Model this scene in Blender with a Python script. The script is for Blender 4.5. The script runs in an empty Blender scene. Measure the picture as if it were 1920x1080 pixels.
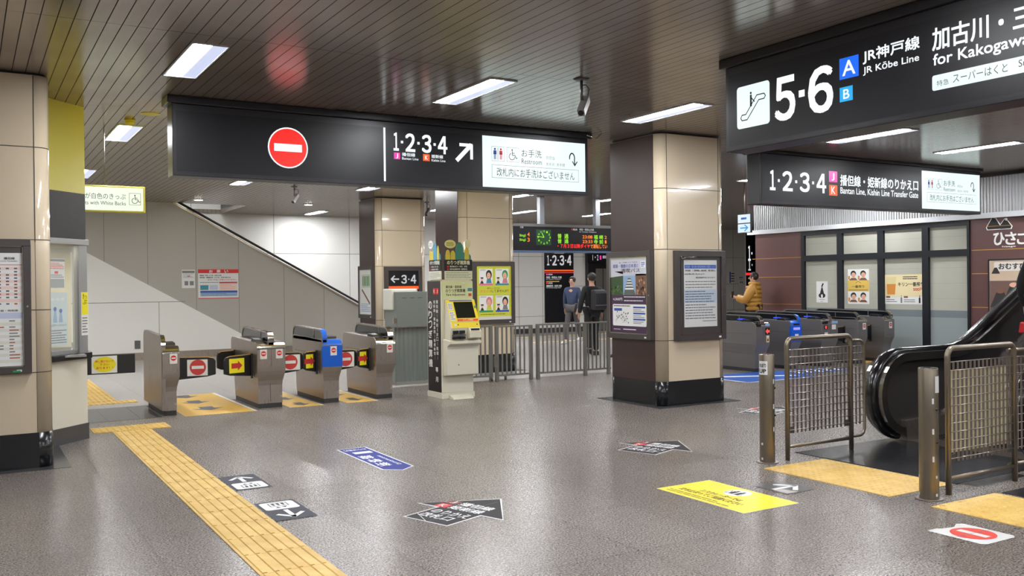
import bpy, bmesh, math, random
from mathutils import Vector, Matrix
random.seed(7)
SC = bpy.context.scene
COL = SC.collection
R = math.radians
ZC = 3.55           # ceiling height

# ------------------------------------------------------------------ camera
cd = bpy.data.cameras.new('camera'); cam = bpy.data.objects.new('camera', cd); COL.objects.link(cam)
cd.sensor_width = 36; cd.lens = 36 * 1719 / 1920; cd.clip_end = 200; cd.clip_start = .05
cx = Vector((0.85948362, -0.51103386, -0.01150222)); cy = Vector((0.01189516, -0.00250017, 0.99992612)); cz = Vector((-0.51102486, -0.85955695, 0.00392998))
cam.matrix_world = Matrix(((cx.x, cy.x, cz.x, 0), (cx.y, cy.y, cz.y, 0), (cx.z, cy.z, cz.z, 1.6), (0, 0, 0, 1)))
SC.camera = cam
# ------------------------------------------------------------------ world and exposure
w = bpy.data.worlds.new('world'); SC.world = w; w.use_nodes = True
w.node_tree.nodes['Background'].inputs[0].default_value = (.8, .85, .95, 1)
w.node_tree.nodes['Background'].inputs[1].default_value = .12
vs = SC.view_settings; vs.view_transform = 'Standard'; vs.look = 'None'; vs.exposure = 0.0; vs.gamma = 1
SC.cycles.sample_clamp_indirect = 2.5
LAMP = 64.0         # brightness of the ceiling light diffusers

# ------------------------------------------------------------------ materials
def lin(c):
    return tuple(((x / 255) / 12.92 if x / 255 <= .04045 else ((x / 255 + .055) / 1.055) ** 2.4) for x in c)
MATS = {}
def M(name, c, rough=.5, metal=0., spec=.5, coat=0.):
    if name in MATS: return MATS[name]
    m = bpy.data.materials.new(name); m.use_nodes = True
    b = m.node_tree.nodes['Principled BSDF']
    b.inputs['Base Color'].default_value = (*lin(c), 1); b.inputs['Roughness'].default_value = rough
    b.inputs['Metallic'].default_value = metal; b.inputs['Specular IOR Level'].default_value = spec
    b.inputs['Coat Weight'].default_value = coat
    MATS[name] = m; return m
def G(name, c, s=1.):            # something that gives off light
    if name in MATS: return MATS[name]
    m = M(name, (20, 20, 20), .3)
    b = m.node_tree.nodes['Principled BSDF']
    b.inputs['Emission Color'].default_value = (*lin(c), 1); b.inputs['Emission Strength'].default_value = s
    return m
def nodes(m): return m.node_tree.nodes, m.node_tree.links, m.node_tree.nodes['Principled BSDF']
def math_(m, op, a, b=None, c=None):
    n, l, _ = nodes(m); k = n.new('ShaderNodeMath'); k.operation = op
    for i, v in enumerate((a, b, c)):
        if v is None: continue
        if isinstance(v, (int, float)): k.inputs[i].default_value = v
        else: l.new(v, k.inputs[i])
    return k.outputs[0]
def coords(m):
    n, l, _ = nodes(m); g = n.new('ShaderNodeNewGeometry'); s = n.new('ShaderNodeSeparateXYZ'); l.new(g.outputs['Position'], s.inputs[0])
    return s.outputs[0], s.outputs[1], s.outputs[2], g.outputs['Position']
def line(m, v, pitch, off, wid):     # 1 on a thin line repeating every pitch
    a = math_(m, 'SUBTRACT', v, off); a = math_(m, 'WRAP', a, pitch, 0.)
    return math_(m, 'LESS_THAN', a, wid)
def mix(m, f, a, b):
    n, l, _ = nodes(m); k = n.new('ShaderNodeMix'); k.data_type = 'RGBA'
    if isinstance(f, float): k.inputs[0].default_value = f
    else: l.new(f, k.inputs[0])
    for i, v in ((6, a), (7, b)):
        if isinstance(v, tuple): k.inputs[i].default_value = (*v, 1)
        else: l.new(v, k.inputs[i])
    return k.outputs[2]
def noise(m, scale, detail=2., vec=None, rough=.5):
    n, l, _ = nodes(m); k = n.new('ShaderNodeTexNoise'); k.inputs['Scale'].default_value = scale; k.inputs['Detail'].default_value = detail
    k.inputs['Roughness'].default_value = rough
    if vec is None: g = n.new('ShaderNodeNewGeometry'); vec = g.outputs['Position']
    l.new(vec, k.inputs['Vector']); return k.outputs['Fac']
def ramp(m, f, stops):
    n, l, _ = nodes(m); k = n.new('ShaderNodeValToRGB'); l.new(f, k.inputs[0]); e = k.color_ramp.elements
    while len(e) < len(stops): e.new(.5)
    for i, (p, c) in enumerate(stops): e[i].position = p; e[i].color = (*lin(c), 1)
    return k.outputs[0]
def bump(m, h, s=.3, d=.01):
    n, l, b = nodes(m); k = n.new('ShaderNodeBump'); k.inputs['Strength'].default_value = s; k.inputs['Distance'].default_value = d
    l.new(h, k.inputs['Height']); l.new(k.outputs[0], b.inputs['Normal'])
def rgh(m, f, a, b_):
    n, l, b = nodes(m); k = n.new('ShaderNodeMapRange'); k.inputs[3].default_value = a; k.inputs[4].default_value = b_
    l.new(f, k.inputs[0]); l.new(k.outputs[0], b.inputs['Roughness'])

# granite floor
fl = M('speckled_granite', (120, 112, 108), .2, 0, .5)
n_, l_, b_ = nodes(fl); X, Y, Z, P = coords(fl)
g1 = ramp(fl, noise(fl, 85, 3, rough=.7), [(.38, (54, 47, 44)), (.46, (106, 97, 91)), (.54, (144, 135, 128)), (.62, (214, 208, 202))])
g2 = ramp(fl, noise(fl, .55, 2), [(.35, (150, 140, 132)), (.65, (196, 192, 190))])
mm = n_.new('ShaderNodeMix'); mm.data_type = 'RGBA'; mm.blend_type = 'MULTIPLY'; mm.inputs[0].default_value = 1
l_.new(g1, mm.inputs[6]); mm2 = mix(fl, .3, (1., 1., 1.), g2)
tid = math_(fl, 'ADD', math_(fl, 'FLOOR', math_(fl, 'DIVIDE', math_(fl, 'SUBTRACT', X, .34), .62)), math_(fl, 'MULTIPLY', math_(fl, 'FLOOR', math_(fl, 'DIVIDE', math_(fl, 'SUBTRACT', Y, 5.255 - .93 * 5), .93)), 13.7))
wn = n_.new('ShaderNodeTexWhiteNoise'); wn.noise_dimensions = '1D'; l_.new(tid, wn.inputs['W'])
mm3 = n_.new('ShaderNodeMix'); mm3.data_type = 'RGBA'; mm3.blend_type = 'MULTIPLY'; mm3.inputs[0].default_value = 1
l_.new(mm2, mm3.inputs[6]); l_.new(mix(fl, wn.outputs['Value'], lin((222, 218, 216)), (1., 1., 1.)), mm3.inputs[7]); l_.new(mm3.outputs[2], mm.inputs[7])
lx = line(fl, X, 1.24, .955, .010); ly = line(fl, Y, .93, 5.25 - .93 * 5, .010)
lx2 = line(fl, X, .62, .34, .003)
lines = math_(fl, 'MAXIMUM', math_(fl, 'MULTIPLY', math_(fl, 'MAXIMUM', lx, ly), .95), math_(fl, 'MULTIPLY', lx2, .4))
c1 = mix(fl, lines, mm.outputs[2], lin((70, 66, 64)))
l_.new(c1, b_.inputs['Base Color']); rgh(fl, noise(fl, 75, 3), .23, .32)
fl2 = M('pale_concourse_floor', (168, 163, 160), .22)
n_, l_, b_ = nodes(fl2); X, Y, Z, P = coords(fl2)
g1 = ramp(fl2, noise(fl2, 120, 2, rough=.6), [(.38, (160, 155, 152)), (.6, (200, 195, 192))])
lns = math_(fl2, 'MAXIMUM', line(fl2, X, .62, .34, .006), line(fl2, Y, .93, 5.255 - .93 * 5, .006))
l_.new(mix(fl2, math_(fl2, 'MULTIPLY', lns, .4), g1, lin((120, 116, 114))), b_.inputs['Base Color']); rgh(fl2, noise(fl2, 30, 2), .15, .28)
# slatted ceiling
ce = M('slatted_ceiling', (104, 95, 90), .24, .35)
n_, l_, b_ = nodes(ce); X, Y, Z, P = coords(ce)
sl = line(ce, X, .1073, .04, .007); jt = line(ce, Y, 3.72, 7.28 - 3.72, .006)
both = math_(ce, 'MAXIMUM', sl, math_(ce, 'MULTIPLY', jt, .7))
base = ramp(ce, noise(ce, 1.2, 1), [(.3, (152, 141, 133)), (.7, (168, 157, 148))])
l_.new(mix(ce, both, base, lin((28, 24, 22))), b_.inputs['Base Color'])
rgh(ce, sl, .2, .9)
wv = math_(ce, 'ADD', math_(ce, 'MULTIPLY', noise(ce, 1.6, 2), .6), math_(ce, 'MULTIPLY', math_(ce, 'SUBTRACT', 1., sl), .35))
bump(ce, wv, .25, .012)
cream = M('cream_tile', (210, 194, 168), .1, 0, .5, .3)
rgh(cream, noise(cream, 1.5, 1), .08, .16)
seam = M('dark_seam', (70, 62, 55), .6)
brown = M('dark_brown_panel', (60, 43, 42), .32, 0, .5)
blackst = M('polished_black_stone', (26, 28, 31), .2, 0, .5)
plst = M('dark_grey_stone', (66, 66, 68), .18)
steel = M('brushed_steel', (172, 162, 155), .25, .9)
n_, l_, b_ = nodes(steel)
mp = n_.new('ShaderNodeMapping'); mp.inputs['Scale'].default_value = (90, 90, 2); gg = n_.new('ShaderNodeNewGeometry'); l_.new(gg.outputs['Position'], mp.inputs['Vector'])
rgh(steel, noise(steel, 3, 2, mp.outputs[0]), .2, .42)
darksteel = M('dark_brushed_steel', (112, 109, 107), .35, .7)
chrome = M('polished_chrome', (215, 212, 208), .1, 1.)
black = M('black_plastic', (22, 22, 24), .35)
signblack = M('sign_face_black', (20, 20, 25), .36, 0, .35)
frame_black = M('sign_frame_black', (34, 33, 38), .32, .2)
casegrey = M('poster_case_grey', (84, 79, 78), .35, .5)
white = M('paper_white', (232, 232, 230), .5)
wallwhite = M('white_wall_panel', (240, 238, 233), .45)
wallgrey = M('grey_wall_panel', (176, 172, 164), .4)
wallmid = M('pale_grey_wall_panel', (226, 223, 216), .4)
glass = M('dark_glass', (22, 26, 32), .12, 0, .4)
yellow = M('tactile_yellow', (226, 182, 84), .45)
rgh(yellow, noise(yellow, 20, 2), .35, .6)
n_, l_, b_ = nodes(yellow); l_.new(ramp(yellow, noise(yellow, 6, 4), [(.3, (208, 168, 84)), (.7, (228, 192, 112))]), b_.inputs['Base Color'])
tblack = M('print_black', (28, 27, 28), .6); tgrey = M('print_grey', (128, 126, 126), .6); tred = M('print_red', (214, 38, 36), .5)
tblue = M('print_blue', (52, 84, 168), .5); tyel = M('print_yellow', (238, 224, 30), .5); twhite = M('print_white', (236, 236, 234), .5)
torange = M('print_orange', (226, 82, 40), .5); tgreen = M('print_green', (40, 150, 90), .5); tgold = M('print_gold', (226, 190, 92), .5)
eW = G('lit_white', (240, 246, 250), 1.15); eR = G('lit_red', (252, 32, 20), 1.1); eP = G('lit_pink', (250, 60, 175), 1.05)
eO = G('lit_orange', (250, 96, 28), 1.05); eB = G('lit_blue', (18, 104, 244), 1.1); eC = G('lit_cyan', (20, 168, 240), 1.1)
ePanel = G('lit_panel_white', (226, 244, 242), 1.15); eYel = G('lit_yellow_panel', (236, 220, 60), 3.2)

# ------------------------------------------------------------------ mesh builder
WM = {}
class MB:
    def __init__(s): s.v = []; s.f = []; s.m = []; s.sm = []; s.mats = []
    def mi(s, m):
        if m not in s.mats: s.mats.append(m)
        return s.mats.index(m)
    def add(s, vs, fs, m, smooth=False):
        o = len(s.v); s.v += [tuple(v) for v in vs]; k = s.mi(m)
        for f in fs: s.f.append([i + o for i in f]); s.m.append(k); s.sm.append(smooth)
        return s
    def box(s, x0, x1, y0, y1, z0, z1, m):
        x0, x1 = sorted((x0, x1)); y0, y1 = sorted((y0, y1)); z0, z1 = sorted((z0, z1))
        vs = [(x, y, z) for z in (z0, z1) for y in (y0, y1) for x in (x0, x1)]
        return s.add(vs, [(0, 2, 3, 1), (4, 5, 7, 6), (0, 1, 5, 4), (1, 3, 7, 5), (3, 2, 6, 7), (2, 0, 4, 6)], m)
    def prism(s, pts, fn, a, b, m, smooth=False):    # pts 2D, fn(p, t) -> 3D
        n = len(pts); vs = [fn(p, a) for p in pts] + [fn(p, b) for p in pts]
        s.add(vs, [tuple(range(n))[::-1], tuple(range(n, 2 * n))], m)
        for i in range(n):
            j = (i + 1) % n; ln = math.hypot(pts[i][0] - pts[j][0], pts[i][1] - pts[j][1])
            s.add([vs[i], vs[j], vs[n + j], vs[n + i]], [(0, 1, 2, 3)], m, smooth and ln < .06)
        return s
    def px(s, pts, x0, x1, m, smooth=False): return s.prism(pts, lambda p, t: (t, p[0], p[1]), x0, x1, m, smooth)   # pts (y,z)
    def py(s, pts, y0, y1, m, smooth=False): return s.prism(pts, lambda p, t: (p[0], t, p[1]), y0, y1, m, smooth)   # pts (x,z)
    def pz(s, pts, z0, z1, m, smooth=False): return s.prism(pts, lambda p, t: (p[0], p[1], t), z0, z1, m, smooth)
    def tube(s, path, r, m, n=12, closed=False, rz=None):
        path = [Vector(p) for p in path]; L = len(path); vs = []; up = Vector((0, 0, 1)); prev = None
        for i, p in enumerate(path):
            a = path[(i - 1) % L] if (i or closed) else p; b = path[(i + 1) % L] if (i < L - 1 or closed) else p
            t = (b - a).normalized()
            if prev is None:
                u = t.cross(up)
                if u.length < 1e-3: u = t.cross(Vector((0, 1, 0)))
            else: u = prev - t * prev.dot(t)
            u.normalize(); v = t.cross(u); prev = u
            rr = r[i] if isinstance(r, (list, tuple)) else r
            vs += [p + u * math.cos(6.28318 * k / n) * rr + v * math.sin(6.28318 * k / n) * (rz if rz else rr) for k in range(n)]
        fs = []
        for i in range(L if closed else L - 1):
            j = (i + 1) % L
            fs += [(i * n + k, i * n + (k + 1) % n, j * n + (k + 1) % n, j * n + k) for k in range(n)]
        s.add(vs, fs, m, True)
        if not closed: s.add(vs, [tuple(range(n))[::-1], tuple(range((L - 1) * n, L * n))], m)
        return s
    def cyl(s, p0, p1, r, m, n=20): return s.tube([p0, p1], r, m, n)
    def ball(s, c, r, m, n=12, k=8):
        rx, ry, rz = r if isinstance(r, tuple) else (r, r, r); vs = []; fs = []
        for i in range(k + 1):
            a = math.pi * i / k
            for j in range(n): b = 2 * math.pi * j / n; vs.append((c[0] + rx * math.sin(a) * math.cos(b), c[1] + ry * math.sin(a) * math.sin(b), c[2] + rz * math.cos(a)))
        for i in range(k):
            for j in range(n): fs.append((i * n + j, (i + 1) * n + j, (i + 1) * n + (j + 1) % n, i * n + (j + 1) % n))
        return s.add(vs, fs, m, True)
    def build(s, name, parent=None, bev=0, kind=None):
        me = bpy.data.meshes.new(name); W = WM.get(parent, Matrix()) if parent else Matrix(); I = W.inverted()
        me.from_pydata([I @ Vector(v) for v in s.v], [], s.f)
        for m in s.mats: me.materials.append(m)
        for p, k, q in zip(me.polygons, s.m, s.sm): p.material_index = k; p.use_smooth = q
        me.validate(); bm = bmesh.new(); bm.from_mesh(me)
        bmesh.ops.remove_doubles(bm, verts=bm.verts, dist=1e-6); bm.to_mesh(me); bm.free()
        o = bpy.data.objects.new(name, me); COL.objects.link(o)
        if parent: o.parent = parent; WM[o] = W
        else: WM[o] = Matrix()
        if bev:
            b = o.modifiers.new('bevel', 'BEVEL'); b.width = bev; b.segments = 2; b.limit_method = 'ANGLE'; b.angle_limit = R(40); b.harden_normals = False
        if kind: o['kind'] = kind
        return o
def tag(o, label, cat, group=None):
    o['label'] = label; o['category'] = cat
    if group: o['group'] = group
    return o
def thing(name, loc, label, cat, group=None, rz=0):
    o = bpy.data.objects.new(name, None); COL.objects.link(o); o.location = loc; o.rotation_euler = (0, 0, rz); o.empty_display_size = .1
    WM[o] = Matrix.Translation(loc) @ Matrix.Rotation(rz, 4, 'Z'); return tag(o, label, cat, group)
def dup(root, loc, rz=None, label=None):
    def cp(o, par):
        c = o.copy(); COL.objects.link(c)
        if par: c.parent = par
        for ch in [k for k in bpy.data.objects if k.parent == o]: cp(ch, c)
        return c
    r = cp(root, None); r.location = loc
    if rz is not None: r.rotation_euler = (0, 0, rz)
    if label: r['label'] = label
    return r

TXT = {}
def text_mesh(body, bold):
    k = (body, bold)
    if k in TXT: return TXT[k]
    c = bpy.data.curves.new('t', 'FONT'); c.body = body; c.offset = bold; c.resolution_u = 3; c.align_x = 'CENTER'
    o = bpy.data.objects.new('t', c); COL.objects.link(o)
    m = bpy.data.meshes.new_from_object(o.evaluated_get(bpy.context.evaluated_depsgraph_get()))
    vs = [(v.co.x, v.co.y) for v in m.vertices]; fs = [tuple(p.vertices) for p in m.polygons]
    bpy.data.objects.remove(o); bpy.data.curves.remove(c); bpy.data.meshes.remove(m)
    x0 = min(v[0] for v in vs); x1 = max(v[0] for v in vs); y0 = min(v[1] for v in vs); y1 = max(v[1] for v in vs)
    vs = [((x - x0) / (x1 - x0), (y - y0) / (y1 - y0)) for x, y in vs]
    TXT[k] = (vs, fs, (x1 - x0) / (y1 - y0)); return TXT[k]
class Sheet(MB):                      # a flat printed or lit face; u to the reader's right, v up
    def __init__(s, O, U, V, eps=.0012):
        super().__init__(); s.O = Vector(O); s.U = Vector(U).normalized(); s.V = Vector(V).normalized(); s.N = s.U.cross(s.V); s.e = eps
    def p(s, u, v, L): return s.O + s.U * u + s.V * v + s.N * (L * s.e)
    def slab(s, u0, v0, u1, v1, t, m):  # body with thickness t behind L=0
        vs = [s.O + s.U * u + s.V * v - s.N * d for d in (t, 0) for v in (v0, v1) for u in (u0, u1)]
        return s.add(vs, [(0, 2, 3, 1), (4, 5, 7, 6), (0, 1, 5, 4), (1, 3, 7, 5), (3, 2, 6, 7), (2, 0, 4, 6)], m)
    def poly(s, pts, m, L=1): return s.add([s.p(a, b, L) for a, b in pts], [tuple(range(len(pts)))], m)
    def rect(s, u0, v0, u1, v1, m, L=1): return s.poly([(u0, v0), (u1, v0), (u1, v1), (u0, v1)], m, L)
    def rrect(s, u0, v0, u1, v1, r, m, L=1):
        pts = []
        for cx_, cy_, a in ((u1 - r, v0 + r, -90), (u1 - r, v1 - r, 0), (u0 + r, v1 - r, 90), (u0 + r, v0 + r, 180)):
            pts += [(cx_ + r * math.cos(R(a + 22.5 * k)), cy_ + r * math.sin(R(a + 22.5 * k))) for k in range(5)]
        return s.poly(pts, m, L)
    def disc(s, u, v, r, m, L=1, ry=None, n=32): return s.poly([(u + r * math.cos(2 * math.pi * k / n), v + (ry or r) * math.sin(2 * math.pi * k / n)) for k in range(n)], m, L)
    def stroke(s, pts, w_, m, L=2):
        for a, b in zip(pts[:-1], pts[1:]):
            a = Vector(a); b = Vector(b); d = (b - a)
            if d.length < 1e-6: continue
            d.normalize(); q = Vector((-d.y, d.x)) * w_ / 2; e = d * w_ * .3
            s.poly([tuple(a - e - q), tuple(b + e - q), tuple(b + e + q), tuple(a - e + q)], m, L)
        return s
    def frame(s, u0, v0, u1, v1, w_, m, L=2): return s.stroke([(u0, v0), (u1, v0), (u1, v1), (u0, v1), (u0, v0)], w_, m, L)
    def text(s, body, u0, v0, u1, v1, m, bold=0., L=2):
        vs, fs, asp = text_mesh(body, 0.)
        k = bold * .75 * min(abs(v1 - v0), abs(u1 - u0) / max(asp, .3)); k = min(k, abs(v1 - v0) * .03)
        for i, (dx, dy) in enumerate(((0, 0), (-1, -1), (1, -1), (1, 1), (-1, 1)) if bold else ((0, 0),)):
            s.add([s.p(u0 + a * (u1 - u0) + dx * k, v0 + b * (v1 - v0) + dy * k, L + i * .16) for a, b in vs], fs, m)
        return s
    def digits(s, body, u0, v0, u1, v1, m, bold=.07, L=2):   # platform numbers with square dots between
        wd = {'1': .52, '·': .62}; ws = [wd.get(c, 1.) for c in body]; tot = sum(ws); u = u0; k = (u1 - u0) / tot
        for c, w_ in zip(body, ws):
            if c == '·': q = (v1 - v0) * .075; mid = (v0 + v1) / 2; s.rect(u + w_ * k / 2 - q, mid - q, u + w_ * k / 2 + q, mid + q, m, L)
            else:
                g = .1 * k if c != '1' else .06 * k; s.text(chr(ord(c) + 0xFEE0), u + g * .6, v0, u + w_ * k - g * .6, v1, m, bold, L)
            u += w_ * k
        return s
    def textl(s, body, u0, v0, h, m, bold=0., L=2, squeeze=1.):
        vs, fs, asp = text_mesh(body, bold); return s.text(body, u0, v0, u0 + h * asp * squeeze, v0 + h, m, bold, L)
    def greek(s, u0, v0, u1, v1, n, m, L=2, fill=.45):   # unreadably small print
        h = (v1 - v0) / n
        for i in range(n):
            u = u0; y = v1 - h * (i + .5); end = u1 - (u1 - u0) * random.choice((0, 0, .1, .3))
            while u < end:
                w_ = random.uniform(.05, .16) * (u1 - u0); w_ = min(w_, end - u); s.rect(u, y - h * fill / 2, u + w_, y + h * fill / 2, m, L); u += w_ + .012 * (u1 - u0)
        return s

def arrowhead(s, tip, d, ln, hw, sw, m, L=3):         # block arrow in sheet coords
    t = Vector(tip); d = Vector(d).normalized(); q = Vector((-d.y, d.x)); h = hw * 1.05
    pts = [t, t - d * h + q * hw, t - d * h + q * sw, t - d * ln + q * sw, t - d * ln - q * sw, t - d * h - q * sw, t - d * h - q * hw]
    return s.poly([tuple(p) for p in pts], m, L)
def noentry(s, u, v, r, red, wh, L=2, ring=True):
    if ring: s.disc(u, v, r * 1.07, wh, L)
    s.disc(u, v, r, red, L + 1); s.rect(u - r * .74, v - r * .2, u + r * .74, v + r * .2, wh, L + 2)

# ================================================================== SETTING
def struct(name, mb, bev=0): return mb.build(name, None, bev, 'structure')
m = MB(); m.box(-8, 30, -9, 13.35, -.1, 0, fl)
m.box(-8, 30, 13.35, 34, -.1, 0, fl2); struct('floor', m)
# ceiling with the opening above the stairs
m = MB()
HX0, HX1, HY0, HY1 = 3.2, 5.75, 21.95, 24.58
m.box(-8, 30, -9, HY0, ZC, ZC + .1, ce); m.box(-8, HX0, HY0, 34, ZC, ZC + .1, ce); m.box(HX1, 30, HY0, 34, ZC, ZC + .1, ce)
m.box(HX0, HX1, HY1, 34, ZC, ZC + .1, ce); struct('ceiling', m)
m = MB(); m.box(HX0 - .1, HX0, HY0, HY1, ZC + .1, 5.6, wallwhite); m.box(HX1, HX1 + .1, HY0, HY1, ZC + .1, 5.6, frame_black); m.box(HX0, HX1, HY0 - .1, HY0, ZC + .1, 5.6, wallwhite)
m.box(HX0 - .1, HX1 + .1, HY0, HY1, 5.6, 5.7, wallwhite); struct('trim_1', m)
MB().box(HX0 + .4, HX1 - .4, HY0 + .6, HY0 + .9, 5.57, 5.599, G('added_stairwell_glow', (250, 252, 255), 26)).build('trim_added_lamp', None, 0, 'structure')  # unseen lamp added to brighten the inside of the stair opening
# walls
def panelwall(name, axis, c, a0, a1, z0, z1, vs_, hs, mat_, th=.15, sgn=1):
    m = MB()
    if axis == 'y': m.box(a0, a1, c, c + th * sgn, z0, z1, mat_)
    else: m.box(c, c + th * sgn, a0, a1, z0, z1, mat_)
    for x in vs_:
        if axis == 'y': m.box(x - .006, x + .006, c - .003 * sgn, c, z0, z1, seam2)
        else: m.box(c - .003 * sgn, c, x - .006, x + .006, z0, z1, seam2)
    for z in hs:
        if axis == 'y': m.box(a0, a1, c - .003 * sgn, c, z - .006, z + .006, seam2)
        else: m.box(c - .003 * sgn, c, a0, a1, z - .006, z + .006, seam2)
    return struct(name, m)
seam2 = M('pale_seam', (128, 126, 120), .6)
panelwall('wall_back', 'y', 24.6, -8, 14.2, 0, 5.7, [5.0, 7.15, 9.3, 11.4, 13.5], [1.0, 2.51], wallwhite)
panelwall('wall_far', 'y', 25.3, 14.2, 30, 0, ZC, [15.3, 16.2, 18, 19.8, 22.4, 24.7], [.55, 1.52, 2.5], wallmid)
m = MB(); m.box(14.2, 14.35, 24.6, 25.3, 0, ZC, wallwhite); struct('wall_return', m)
m = MB(); m.box(-8.15, -8, -9, 34, 0, ZC, wallwhite); struct('wall_left', m)
m = MB(); m.box(-8, 30, -9.15, -9, 0, ZC, wallgrey); struct('wall_front', m)
m = MB(); m.box(30, 30.15, -9, 34, 0, ZC, wallgrey); struct('wall_right', m)
m = MB(); m.box(14.35, 30, 25.27, 25.3, 0, .16, plst); m.box(9.2, 14.2, 24.57, 24.6, 0, .16, plst); struct('baseboard_back', m)
# the stair wall: grey stringer panel, white lower panel, steel skirting
m = MB(); YS = 21.9
def zr(x): return 3.55 - (x - 4.01) * (3.55 - 1.08) / (8.5 - 4.01)      # top line of the stair parapet
m.py([(-8, 0), (10.3, 0), (10.3, .02), (8.5, zr(8.5)), (4.01, 3.55), (-8, 3.55)], YS, YS + .18, wallgrey)
for x in (2.6, 3.5, 4.55, 5.52, 6.6, 7.6, 8.6): m.box(x - .005, x + .005, YS - .003, YS, .0, min(3.55, zr(x) if x > 4.01 else 3.55), seam2)
m.py([(-8, .02), (6.42, .02), (2.28, 2.38), (-8, 2.38 + 5.8)][:3] + [(2.28 - 2.0, 3.52), (-8, 3.52)], YS - .02, YS - .001, wallwhite)
m.box(-8, 4.3, YS - .024, YS - .02, 1.29, 1.302, seam2); m.box(3.72, 3.73, YS - .024, YS - .02, .2, 1.3, seam2)
struct('wall_stairs', m)
m = MB(); m.box(-8, 10, YS - .05, YS - .021, 0, .17, steel); struct('baseboard_stairs', m)
# stair handrail
t = thing('stair_handrail', (6.2, YS + .08, 0), 'dark handrail with steel cap sloping down the grey stair wall', 'handrail')
MB().prism([(-.035, 0), (.2, 0), (.2, .05), (-.035, .05)], lambda p, q: (q, YS + p[0], zr(q) + p[1]), 4.05, 9.3, steel).build('cap', t)
MB().tube([(4.1, YS - .05, zr(4.1) + .1), (9.1, YS - .05, zr(9.1) + .1)], .028, black).build('rail', t)
# restaurant: brown clad wall, corrugated band above
XR = 16.25
m = MB(); clad = M('maroon_cladding', (98, 68, 66), .38, .15); gold = M('gold_trim', (200, 150, 84), .35, .6)
corr = M('silver_corrugated_sheet', (198, 199, 200), .35, .4); trimw = M('white_trim', (222, 224, 226), .4)
m.box(XR, XR + .2, 14.48, 16.0, 0, 2.72, clad); m.box(XR, XR + .2, -2, 10.43, 0, 2.72, clad)
for z in (2.14, 1.70, 1.07, .64):
    m.box(XR - .006, XR, 14.49, 16.0, z - .007, z + .007, gold); m.box(XR - .006, XR, -2, 10.40, z - .007, z + .007, gold)
m.box(XR, XR + 6, 15.9, 16.0, 0, 2.72, clad)
m.box(XR + .02, XR + .2, 10.43, 14.48, 2.70, 2.72, clad)
struct('wall_restaurant', m)
m = MB(); m.box(XR - .09, XR + 6, -2, 16.08, 2.72, 2.82, trimw); m.box(XR - .02, XR + .1, -2, 16, ZC - .06, ZC, frame_black); struct('trim_2', m)
m = MB(); pts = []; y = -2.
while y < 15.95: pts += [(XR + .08, y), (XR + .08, y + .022), (XR + .06, y + .03), (XR + .06, y + .052)]; y += .06
pts += [(XR + .2, 15.95), (XR + .2, -2)]
m.pz(pts, 2.82, ZC - .06, corr); struct('wall_corrugated', m)
wfr = M('window_frame_black', (28, 32, 38), .4, .3)
# shop windows: four bays with a pane above and below the transom
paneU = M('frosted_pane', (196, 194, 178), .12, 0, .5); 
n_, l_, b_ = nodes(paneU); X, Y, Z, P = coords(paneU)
b_.inputs['Emission Strength'].default_value = .05; b_.inputs['Emission Color'].default_value = (.8, .78, .66, 1)  # panes glow faintly in place of the lit room behind them
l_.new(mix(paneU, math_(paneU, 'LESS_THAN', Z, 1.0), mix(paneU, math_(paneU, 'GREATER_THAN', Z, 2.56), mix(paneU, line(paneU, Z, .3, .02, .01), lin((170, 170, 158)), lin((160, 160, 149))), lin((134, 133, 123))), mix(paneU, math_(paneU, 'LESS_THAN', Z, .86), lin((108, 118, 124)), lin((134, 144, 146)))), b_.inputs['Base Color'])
ys = [14.48, 13.44, 12.41, 11.38, 10.43]
for i in range(4):
    y1, y0 = ys[i], ys[i + 1]
    m = MB(); m.box(XR - .03, XR + .1, y1 - .09, y1, 0, 2.70, wfr); m.box(XR - .03, XR + .1, y0, y0 + .05, 0, 2.70, wfr)
    m.box(XR - .03, XR + .1, y0 + .05, y1 - .09, 2.04, 2.17, wfr); m.box(XR - .03, XR + .1, y0 + .05, y1 - .09, 2.62, 2.70, wfr); m.box(XR - .03, XR + .1, y0 + .05, y1 - .09, 0, .06, wfr)
    o = struct('window_%d' % (i + 1), m)
    MB().box(XR + .03, XR + .05, y0 + .05, y1 - .09, 2.17, 2.62, paneU).build('upper_pane', o); MB().box(XR + .03, XR + .05, y0 + .05, y1 - .09, .06, 2.04, paneU).build('lower_pane', o)

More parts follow.
